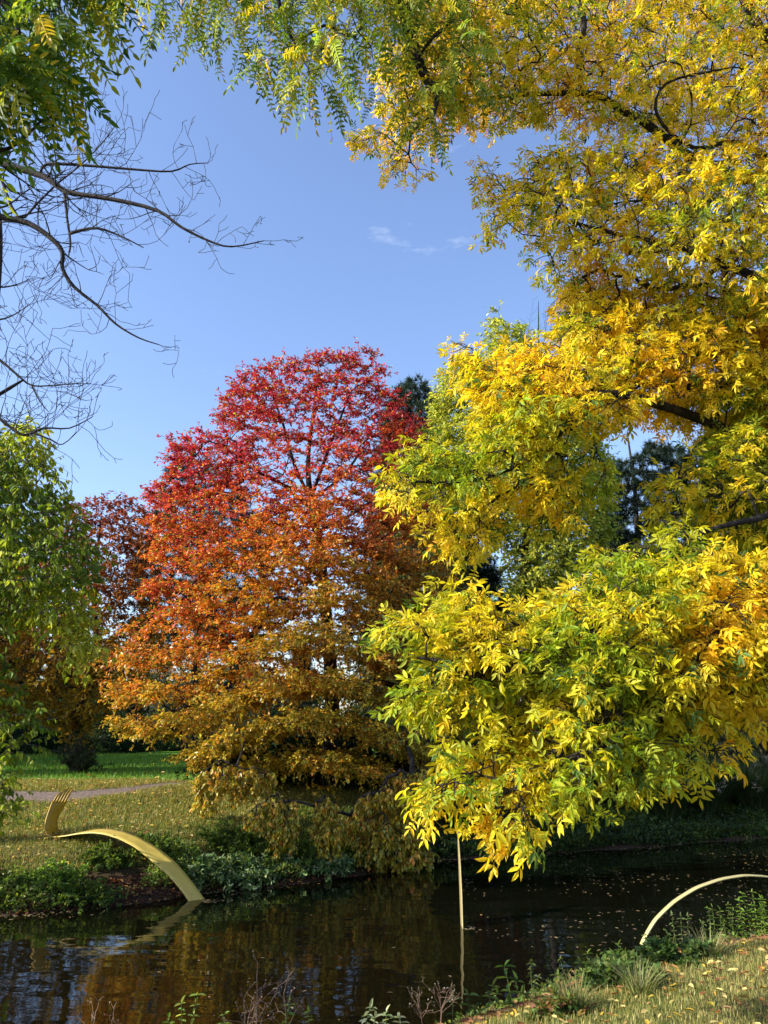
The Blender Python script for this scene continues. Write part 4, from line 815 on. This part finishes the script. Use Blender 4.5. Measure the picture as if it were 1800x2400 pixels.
pa, pb = A[-1], B[-1]
# open hand: palm plate then fingers, fanned and a little curled
up = nrm((A[-1]-A[-6])+(B[-1]-B[-6])); wv_ = pb-pa; ln = np.linalg.norm(wv_); 
tipA = at(*cr_((415, 145)), 17.0); tipB = at(*cr_((300, 170)), 16.75)
for k in range(5):
    u0, u1 = k/5+.03, (k+1)/5-.05
    f0a, f0b = pa+wv_*u0, pa+wv_*u1; ta = tipA+(tipB-tipA)*(k/5+.0); tb = tipA+(tipB-tipA)*((k+1)/5-.04)
    ext = [.78, .98, 1.08, 1.0, .80][k]; cur = np.array([0, .10, .02])
    a_ = [f0a, f0a*.5+ta*.5-cur*.25, f0a+(ta-f0a)*ext*.85, f0a+(ta-f0a)*ext+(tb-ta)*.3+cur*.3]; b_ = [f0b, f0b*.5+tb*.5-cur*.25, f0b+(tb-f0b)*ext*.85, f0b+(tb-f0b)*ext-(tb-ta)*.3+cur*.3]
    fa, fb = pair(a_, b_, 10); strip('finger', fa, fb, .02, M_YEL_SHADE, palm, gb, 3)
# upright blade, seen nearly edge on
def curve3(pts, n): return resample(pts, n)
bl = [(1083.5, 2205, 13.15), (1082, 2150, 13.3), (1080, 2090, 13.45), (1077, 2020, 13.7), (1074.5, 1975, 13.9), (1073, 1938, 14.1)]
wl = [.30, .34, .36, .30, .2, .03]
rd = nrm(ray(1080, 2050)*np.array([1, 1, 0])); Am = [at(*p)-rd*w_/2+np.array([.05*w_, 0, 0]) for p, w_ in zip(bl, wl)]; Bm = [at(*p)+rd*w_/2-np.array([.05*w_, 0, 0]) for p, w_ in zip(bl, wl)]
A, B = pair(Am, Bm, 40); gb = np.array([Am[0][0], Am[0][1], 0])
t_ = empty('blade_sculpture', gb, 'thin upright yellow blade rising straight out of the water in the middle', 'sculpture'); strip('blade', A, B, .012, M_BLADE_SHADE, t_, gb)
# curved arch on the right
ar = [(1490, 2250, 12.2), (1507, 2203, 12.2), (1535, 2155, 12.2), (1580, 2112, 12.2), (1632, 2080, 12.2), (1690, 2060, 12.25), (1745, 2051, 12.3), (1800, 2054, 12.35), (1860, 2072, 12.4), (1915, 2110, 12.45), (1960, 2170, 12.5), (1985, 2230, 12.5)]
Cn = np.array([at(*p) for p in ar]); w0 = np.array([.0, .06, -.003])*np.array([[.8+.2*math.sin(i/11*3.14)] for i in range(12)])
A, B = pair(Cn-w0, Cn+w0, 70); gb = np.array([Cn[0][0], Cn[0][1], 0])
t_ = empty('arch_sculpture', gb, 'pale yellow metal arch curving over the water at the right edge', 'sculpture'); strip('arch', A, B, .02, M_YEL_SKYLIT, t_, gb)

# ================================================================== near bank plants
def sprig(name, label, tips, seed, cols, w, leaf=.06, gap=.05, dead=False, group=None, rad_=.0035):
    """tips: (px,py,Y) of stem tips; stems rise from the bank"""
    rs = np.random.RandomState(seed); P = []; 
    for (px, py, Y) in tips:
        t = at(px, py, Y); b = np.array([t[0]+rs.normal(0, .05), Y+rs.normal(0, .05), 0]); b[2] = gz(b[0], b[1])-.02
        u = np.linspace(0, 1, 8)[:, None]; c = b*.5+t*.5+np.array([rs.normal(0, .04), 0, .05]); q = (1-u)**2*b+2*u*(1-u)*c+u*u*t; P.append(q)
    P = np.array(P); b0 = P[0, 0]; br = Acc(); stems = P
    if dead:
        d = rs.normal(0, .5, (len(P)*7, 3))+np.array([0, 0, .8]); base = np.repeat(P[:, 4:, :].reshape(-1, 3), 2, 0); base = base[rs.permutation(len(base))[:len(d)]]
        Q = twigs(rs, base, d[:len(base)], 1, .14, .2, 1, 0); br.add(*tubes(Q, np.broadcast_to(np.linspace(.002, .001, 4), Q.shape[:2]), 3))
        P3 = twigs(rs, Q[:, -1], nrm(Q[:, -1]-Q[:, 0]), 3, .06, .5, 1, 0); br.add(*tubes(P3, np.broadcast_to(np.linspace(.0013, .0008, 4), P3.shape[:2]), 3)); sites = P3[:, -1]
        pos = sites+rs.normal(0, .006, sites.shape); dd = rs.normal(0, 1, pos.shape); tv, tf = T_rhomb(.35, .1); lv = .014
    else:
        pos = []; dd = []
        for q in P:
            L = np.linalg.norm(q[-1]-q[0]); n = max(4, int(L/gap)); a0 = rs.uniform(0, 3)
            for i in range(n):
                u = .25+.75*i/(n-1); k = u*7*.999; j = int(k); p = q[j]*(1-k+j)+q[j+1]*(k-j); az = a0+i*1.6
                for s in (0, math.pi): pos.append(p); dd.append((math.cos(az+s), math.sin(az+s), .15-.3*(1-u)+rs.normal(0, .15)))
            pos.append(q[-1]); dd.append((rs.normal(0, .3), rs.normal(0, .3), 1))
        pos = np.array(pos); dd = np.array(dd); tv, tf = T_ell(.2, .07, .25); lv = leaf
    lf = Acc(); lf.add(*place(rs, tv, tf, pos, dd, lv*rs.uniform(.6, 1.2, len(pos)), jitter(rs, palette(rs, len(pos), cols, w), .15, .05), roll=.25))
    root = empty(name, b0, label, 'plant', group)
    for q in stems: a = Acc(); a.add(*tubes(q[None], np.linspace(rad_*1.4, rad_*.5, 8)[None], 5)); a.build('stem', M_DRY if dead else M_STEM, root, b0)
    br.build('twigs', M_DRY, root, b0); lf.build('seed_sprays' if dead else 'leaves', M_DRY_LEAF if dead else M_LEAF, root, b0); return root
NB = 'plants along the near bank'
GB = [(.12, .24, .04), (.2, .3, .06), (.3, .36, .08)]; GM = [(.05, .11, .03), (.09, .16, .04), (.14, .2, .05)]
sprig('leafy_weed', 'bright green sprig leaning right at the bottom edge, left of the dead seed heads', [(462, 2332, 6.0), (425, 2352, 6.0), (395, 2385, 6.0)], 401, GB, [1, 2, 2], .055, .045, group=NB)
sprig('dead_seedhead', 'tall dry branching seed heads at the bottom edge, left of centre', [(602, 2292, 6.1), (640, 2340, 6.1), (665, 2330, 6.2), (590, 2350, 6.1), (570, 2345, 6.0)], 402, [(.35, .26, .2)], [1], dead=True, group=NB)
sprig('dead_seedhead', 'short dry seed heads at the bottom edge, left of the bright green sprig', [(222, 2388, 6.1), (262, 2394, 6.1)], 403, [(.3, .2, .15)], [1], dead=True, group=NB)
sprig('leafy_weed', 'pair of slim green sprigs right of the tall dry seed heads', [(680, 2345, 6.1), (722, 2372, 6.1), (525, 2378, 6.1)], 404, GB, [2, 2, 1], .045, .04, group=NB)
sprig('leafy_weed', 'pale white green leafy sprig at the bottom edge in the middle', [(868, 2362, 6.1), (905, 2372, 6.1), (935, 2385, 6.1), (880, 2385, 6.0)], 405, [(.4, .45, .3), (.3, .38, .2)], [1, 1], .06, .035, group=NB)
sprig('dead_seedhead', 'thin pale dry stalks right of the pale sprig', [(1025, 2330, 6.3), (1040, 2350, 6.3), (982, 2362, 6.2)], 406, [(.3, .28, .2)], [1], dead=True, group=NB)
sprig('leafy_weed', 'loose green sprigs leaning left at the bottom, left of the tallest weed', [(1098, 2332, 6.7), (1155, 2312, 6.8), (1062, 2345, 6.6), (1120, 2360, 6.7)], 407, GM, [1, 2, 2], .075, .05, group=NB)
sprig('leafy_weed', 'tallest upright weed at the bottom, with long pointed leaves', [(1182, 2265, 7.0), (1210, 2300, 7.0), (1165, 2330, 6.9), (1225, 2330, 7.0), (1195, 2350, 6.9)], 408, GM, [1, 2, 2], .085, .05, group=NB)
sprig('leafy_weed', 'feathery weeds right of the tallest upright weed', [(1245, 2258, 7.4), (1262, 2290, 7.3), (1283, 2300, 7.4), (1312, 2248, 7.5), (1300, 2285, 7.4), (1330, 2310, 7.4)], 409, [(.08, .11, .04), (.12, .16, .04)], [1, 1], .05, .035, group=NB)
sprig('leafy_weed', 'weed with curling yellow green leaves near the bank edge', [(1420, 2262, 8.0), (1390, 2285, 8.0), (1440, 2300, 8.0), (1372, 2300, 7.9), (1405, 2310, 7.9)], 410, [(.22, .3, .05), (.36, .36, .06)], [1, 1], .09, .05, group=NB)
def nb(px, py, h, r, seed, label, cols, w, leaf=.05, nst=50, dY=0):
    # walk out along the pixel's ray until it meets the bank
    rr_ = ray(px, py); t = 3.0
    for _ in range(800):
        p = CAM+rr_*t
        if p[2] < gz(p[0], p[1]): break
        t += .02
    bush('bank_plant', label, 'plant', p[0], p[1]+dY, seed, h, r, cols, w, leaf, nst, 14, M_LEAF, group=NB, bend=.3)
nb(1310, 2375, .20, .32, 421, 'dull green plant with reddish stems at the bank edge', [(.12, .17, .04), (.3, .14, .07)], [3, 1], .05, 26)
nb(1455, 2300, .30, .35, 422, 'leafy green plant left below the foot of the arch', GM, [1, 3, 2], .07, 26)
nb(1605, 2255, .26, .40, 424, 'bushy green plant right of the foot of the arch', GM, [2, 3, 1], .06, 30)
nb(1740, 2200, .25, .45, 426, 'low dry plant on the near bank below the arch', [(.18, .18, .07), (.24, .17, .12)], [1, 1], .05, 30)
nb(1790, 2165, .36, .55, 427, 'big bright green plant at the right edge of the near bank', [(.14, .26, .04), (.22, .34, .05)], [1, 1], .08, 44)
nb(1870, 2150, .40, .6, 430, 'green plant just beyond the right edge on the near bank', [(.12, .24, .04), (.2, .32, .05)], [1, 1], .08, 36)
rsn = np.random.RandomState(440)
for k, (px, py, Y, n, hh, cols, lf_, txt) in enumerate((
        (1480, 2215, 9.9, 7, 60, GM, .075, 'cluster of leafy stems just left of the foot of the arch'), (1545, 2190, 10.2, 8, 60, GM, .07, 'cluster of leafy stems in front of the foot of the arch'),
        (1620, 2150, 10.6, 7, 55, [(.12, .18, .05), (.2, .24, .09)], .055, 'greyish leafy stems under the middle of the arch'), (1690, 2120, 11.0, 8, 50, [(.12, .2, .04), (.2, .3, .05)], .06, 'leafy stems standing at the waterline under the arch'),
        (1760, 2090, 11.4, 9, 60, [(.13, .24, .03), (.22, .34, .05)], .07, 'tall leafy stems near the right edge beside the water'), (1375, 2240, 8.6, 6, 60, GM, .065, 'upright leafy stems between the curling weed and the feathery weeds'),
        (1280, 2290, 7.9, 8, 70, GM, .07, 'thick group of leafy stems right of the tallest weed'), (1240, 2350, 7.3, 8, 50, GB, .06, 'short bright leafy stems in front of the tallest weed'),
        (1130, 2372, 7.1, 7, 30, GM, .06, 'short leafy stems at the bottom edge left of the tallest weed'), (1430, 2290, 8.6, 7, 55, GB, .07, 'bright leafy stems right of the curling weed'))):
    tips = [(px+rsn.uniform(-45, 45), py+rsn.uniform(-10, hh), Y+rsn.uniform(-.3, .3)) for _ in range(n)]
    sprig('leafy_weed', txt, tips, 450+k, cols, [1, 1] if len(cols) == 2 else [1, 2, 2], lf_, .055, group=NB)
for k, (px, py, h, r_) in enumerate(((1500, 2330, .30, .3), (1350, 2370, .28, .25), (1660, 2245, .3, .35))):
    rr_ = ray(px, py); t = 3.0
    while (CAM+rr_*t)[2] > gz(*(CAM+rr_*t)[:2]): t += .02
    p = CAM+rr_*t; grass_mound('grass_tuft', ['loose dry grass tuft between the lawn and the foot of the arch', 'dry grass tuft at the bank edge above the brown leaves', 'dry grass tuft on the bank under the arch'][k], p[0], p[1], 470+k, h, r_, [(.3, .28, .12), (.16, .2, .06)], [1, 1], 160, 0, NB, wdt=.004)

# ================================================================== grass, fallen leaves, floating leaves
def scatter(name, n, sampler, tmpl, size, cols, w, seed, m, lift=.0, upright=False, flat=.25, label=None):
    rs = np.random.RandomState(seed); xy = sampler(rs, n); z = ground_h(xy[:, 0], xy[:, 1]) if lift is not None else np.full(len(xy), .006)
    pos = np.stack([xy[:, 0], xy[:, 1], z+(lift or 0)], -1); N = len(pos); tv, tf = tmpl
    az = rs.uniform(0, 6.283, N)
    if upright: d = np.stack([np.cos(az)*.55, np.sin(az)*.55, np.ones(N)], -1); up = np.stack([-np.cos(az), -np.sin(az), .3*np.ones(N)], -1)
    else: d = np.stack([np.cos(az), np.sin(az), rs.normal(0, flat, N)], -1); up = np.array([0, 0, 1.])
    a = Acc(); a.add(*place(rs, tv, tf, pos, d, size*rs.uniform(.55, 1.3, N), jitter(rs, palette(rs, N, cols, w), .18, .06), upn=up, roll=flat)); return tagit(a.build(name, m), kind='stuff', label=label)
BL = (np.array([[0, -.07, 0], [0, .07, 0], [.6, .05, .06], [.6, -.05, .06], [1, 0, .2]]), None)
BLT = (np.array([[0, -.06, 0], [0, .06, 0], [.55, .045, .05], [.55, -.045, .05], [1, 0, .22]]), np.array([[0, 1, 2], [0, 2, 3], [3, 2, 4]]))
def s_near(rs, n):
    x = rs.uniform(-1.5, 9, n*2); y = rs.uniform(3.5, 14, n*2)**1.0; k = (np.interp(x, NX, NY)-y > .7) & (np.abs(x) < y*.62+.6); return np.stack([x, y], -1)[k][:n]
def off_path(x, y): return np.abs(y-np.interp(x, [p[0] for p in pp], [p[1] for p in pp])) > .42
def s_far(rs, n):
    x = rs.uniform(-12, 2.5, n*2); y = rs.uniform(14, 22.5, n*2); f = y-np.interp(x, FX, FY); k = (f > 1.2) & off_path(x, y); return np.stack([x, y], -1)[k][:n]
def s_lawn(rs, n):
    x = rs.uniform(-20, 14, n*2); y = rs.uniform(22.5, 40, n*2); return np.stack([x, y], -1)[(np.abs(x) < y*.6+1) & off_path(x, y)][:n]
def s_edge(rs, n):
    x = rs.uniform(-10, 1.5, n); return np.stack([x, np.interp(x, FX, FY)+rs.uniform(-.1, 1, n)**1.0*.9], -1)
def s_nedge(rs, n):
    x = rs.uniform(-2, 9, n); return np.stack([x, np.interp(x, NX, NY)-rs.uniform(.2, 2.2, n)**1.0], -1)
scatter('lawn_grass', 150000, s_near, BLT, .042, [(.18, .20, .05), (.30, .29, .08), (.42, .36, .13), (.12, .15, .04)], [3, 3, 3, 1], 501, M_GRASS, 0, True, .3)
scatter('bank_grass', 90000, s_far, BLT, .09, [(.14, .18, .03), (.26, .25, .05), (.34, .29, .08)], [3, 3, 2], 502, M_GRASS, 0, True, .3)
scatter('park_grass', 60000, s_lawn, BLT, .12, [(.09, .20, .015), (.17, .32, .03)], [1, 1], 503, M_GRASS, 0, True, .3)
LC = [(.50, .34, .05), (.38, .2, .06), (.55, .42, .16), (.24, .10, .04), (.5, .12, .04)]
def s_under(rs, n):
    x = rs.uniform(-11, 14, n*2); f = rs.uniform(.04, 1, n*2)**1.4*2.9; y = np.interp(x, FX, FY)+f; k = (n3(np.stack([x, y, 0*x], -1), 1.6, 3) > .33) & ((x > -3) | (f < 1.7)) & ~((x > -7.4) & (x < -4.4) & (y > 15.2)) & ~((x > -4.4) & (x < -3.0) & (f < .5) & (rs.rand(n*2) < .5)); return np.stack([x, y], -1)[k][:n]
def undergrowth(name, n, sampler, hmax, size, cols, w, seed):
    rs = np.random.RandomState(seed); xy = sampler(rs, n); N = len(xy); q = .35+.65*n3(np.column_stack([xy, 0*xy[:, 0]]), 2.3, 8)
    z = ground_h(xy[:, 0], xy[:, 1])+rs.uniform(0, 1, N)*hmax*q; a = Acc(); tv, tf = T_ell(.24, .07, .15); c = jitter(rs, palette(rs, N, cols, w), .2, .08)*(.6+.9*n3(np.column_stack([xy, 0*xy[:, 0]]), 1.1, 4))[:, None]
    a.add(*place(rs, tv, tf, np.column_stack([xy, z]), rs.normal(0, 1, (N, 3))+np.array([0, 0, .3]), size*rs.uniform(.5, 1.3, N), c, roll=.6)); tagit(a.build(name, M_LEAF), kind='stuff')
undergrowth('undergrowth', 60000, s_under, .34, .065, [(.10, .17, .03), (.16, .25, .04), (.24, .30, .07), (.2, .16, .06)], [3, 3, 1, 1], 520)
undergrowth('bank_undergrowth', 26000, lambda rs, n: (lambda x: np.stack([x, np.interp(x, FX, FY)+rs.uniform(.0, 1.2, n)], -1))(rs.uniform(0, 15, n)), .4, .10, [(.04, .07, .02), (.06, .10, .03)], [1, 1], 522)
undergrowth('near_undergrowth', 14000, lambda rs, n: (lambda x: np.stack([x, np.interp(x, NX, NY)-rs.uniform(.1, 1.2, n)], -1))(rs.uniform(-1.5, 9, n)), .2, .05, [(.12, .2, .04), (.2, .28, .05), (.24, .17, .08)], [3, 3, 2], 521)
scatter('fallen_leaves', 4200, s_near, T_ell(.24, .10, .1), .062, LC, [3, 3, 3, 2, .3], 504, M_DEAD, .03)
scatter('bank_leaves', 6000, s_far, T_ell(.26, .10, .1), .085, LC, [4, 2, 3, 1, .5], 505, M_DEAD, .05)
scatter('shore_leaves', 3500, s_edge, T_ell(.26, .10, .1), .08, [(.2, .08, .03), (.3, .15, .05), (.12, .05, .02)], [3, 2, 2], 506, M_DEAD, .02)
scatter('near_edge_leaves', 7000, s_nedge, T_ell(.26, .10, .1), .08, [(.22, .09, .04), (.34, .18, .08), (.14, .06, .03)], [3, 2, 2], 507, M_DEAD, .02)
scatter('park_leaves', 900, s_lawn, T_ell(.26, .10, .1), .10, LC, [4, 2, 3, 1, .3], 508, M_DEAD, .09)
def s_water(rs, n):
    x = rs.uniform(1.5, 12, n*3); y = rs.uniform(9, 24, n*3); k = (y-np.interp(x, NX, NY) > .3) & (np.interp(x, FX, FY)-y > .3) & (n3(np.stack([x, y, 0*x], -1), .9, 2) > .38)
    a = np.stack([x, y], -1)[k][:n]; b = np.stack([rs.uniform(-9, 2, 60), rs.uniform(9, 15, 60)], -1); xe = rs.uniform(-9, 12, 1500); e = np.stack([xe, np.interp(xe, FX, FY)-.02-rs.exponential(.09, 1500)*(1+np.sin(xe*2.1))], -1); w = np.column_stack([rs.normal(-3.05, .12, 40), rs.normal(15.0, .06, 40)]); v = np.column_stack([rs.normal(1.32, .06, 25), rs.normal(13.05, .1, 25)]); return np.concatenate([a, b, e, w, v])
def floating():
    rs = np.random.RandomState(510); xy = s_water(rs, 950); N = len(xy); pos = np.column_stack([xy, np.full(N, .006)]); az = rs.uniform(0, 6.283, N)
    tv, tf = T_ell(.24, .03, .02); a = Acc(); a.add(*place(rs, tv, tf, pos, np.stack([np.cos(az), np.sin(az), 0*az], -1), .06*rs.uniform(.4, 1.3, N), jitter(rs, palette(rs, N, [(.22, .18, .10), (.3, .22, .08), (.12, .09, .05)], [2, 1, 2]), .2), roll=.03))
    tagit(a.build('floating_leaves', M_DEAD), kind='stuff')
floating()
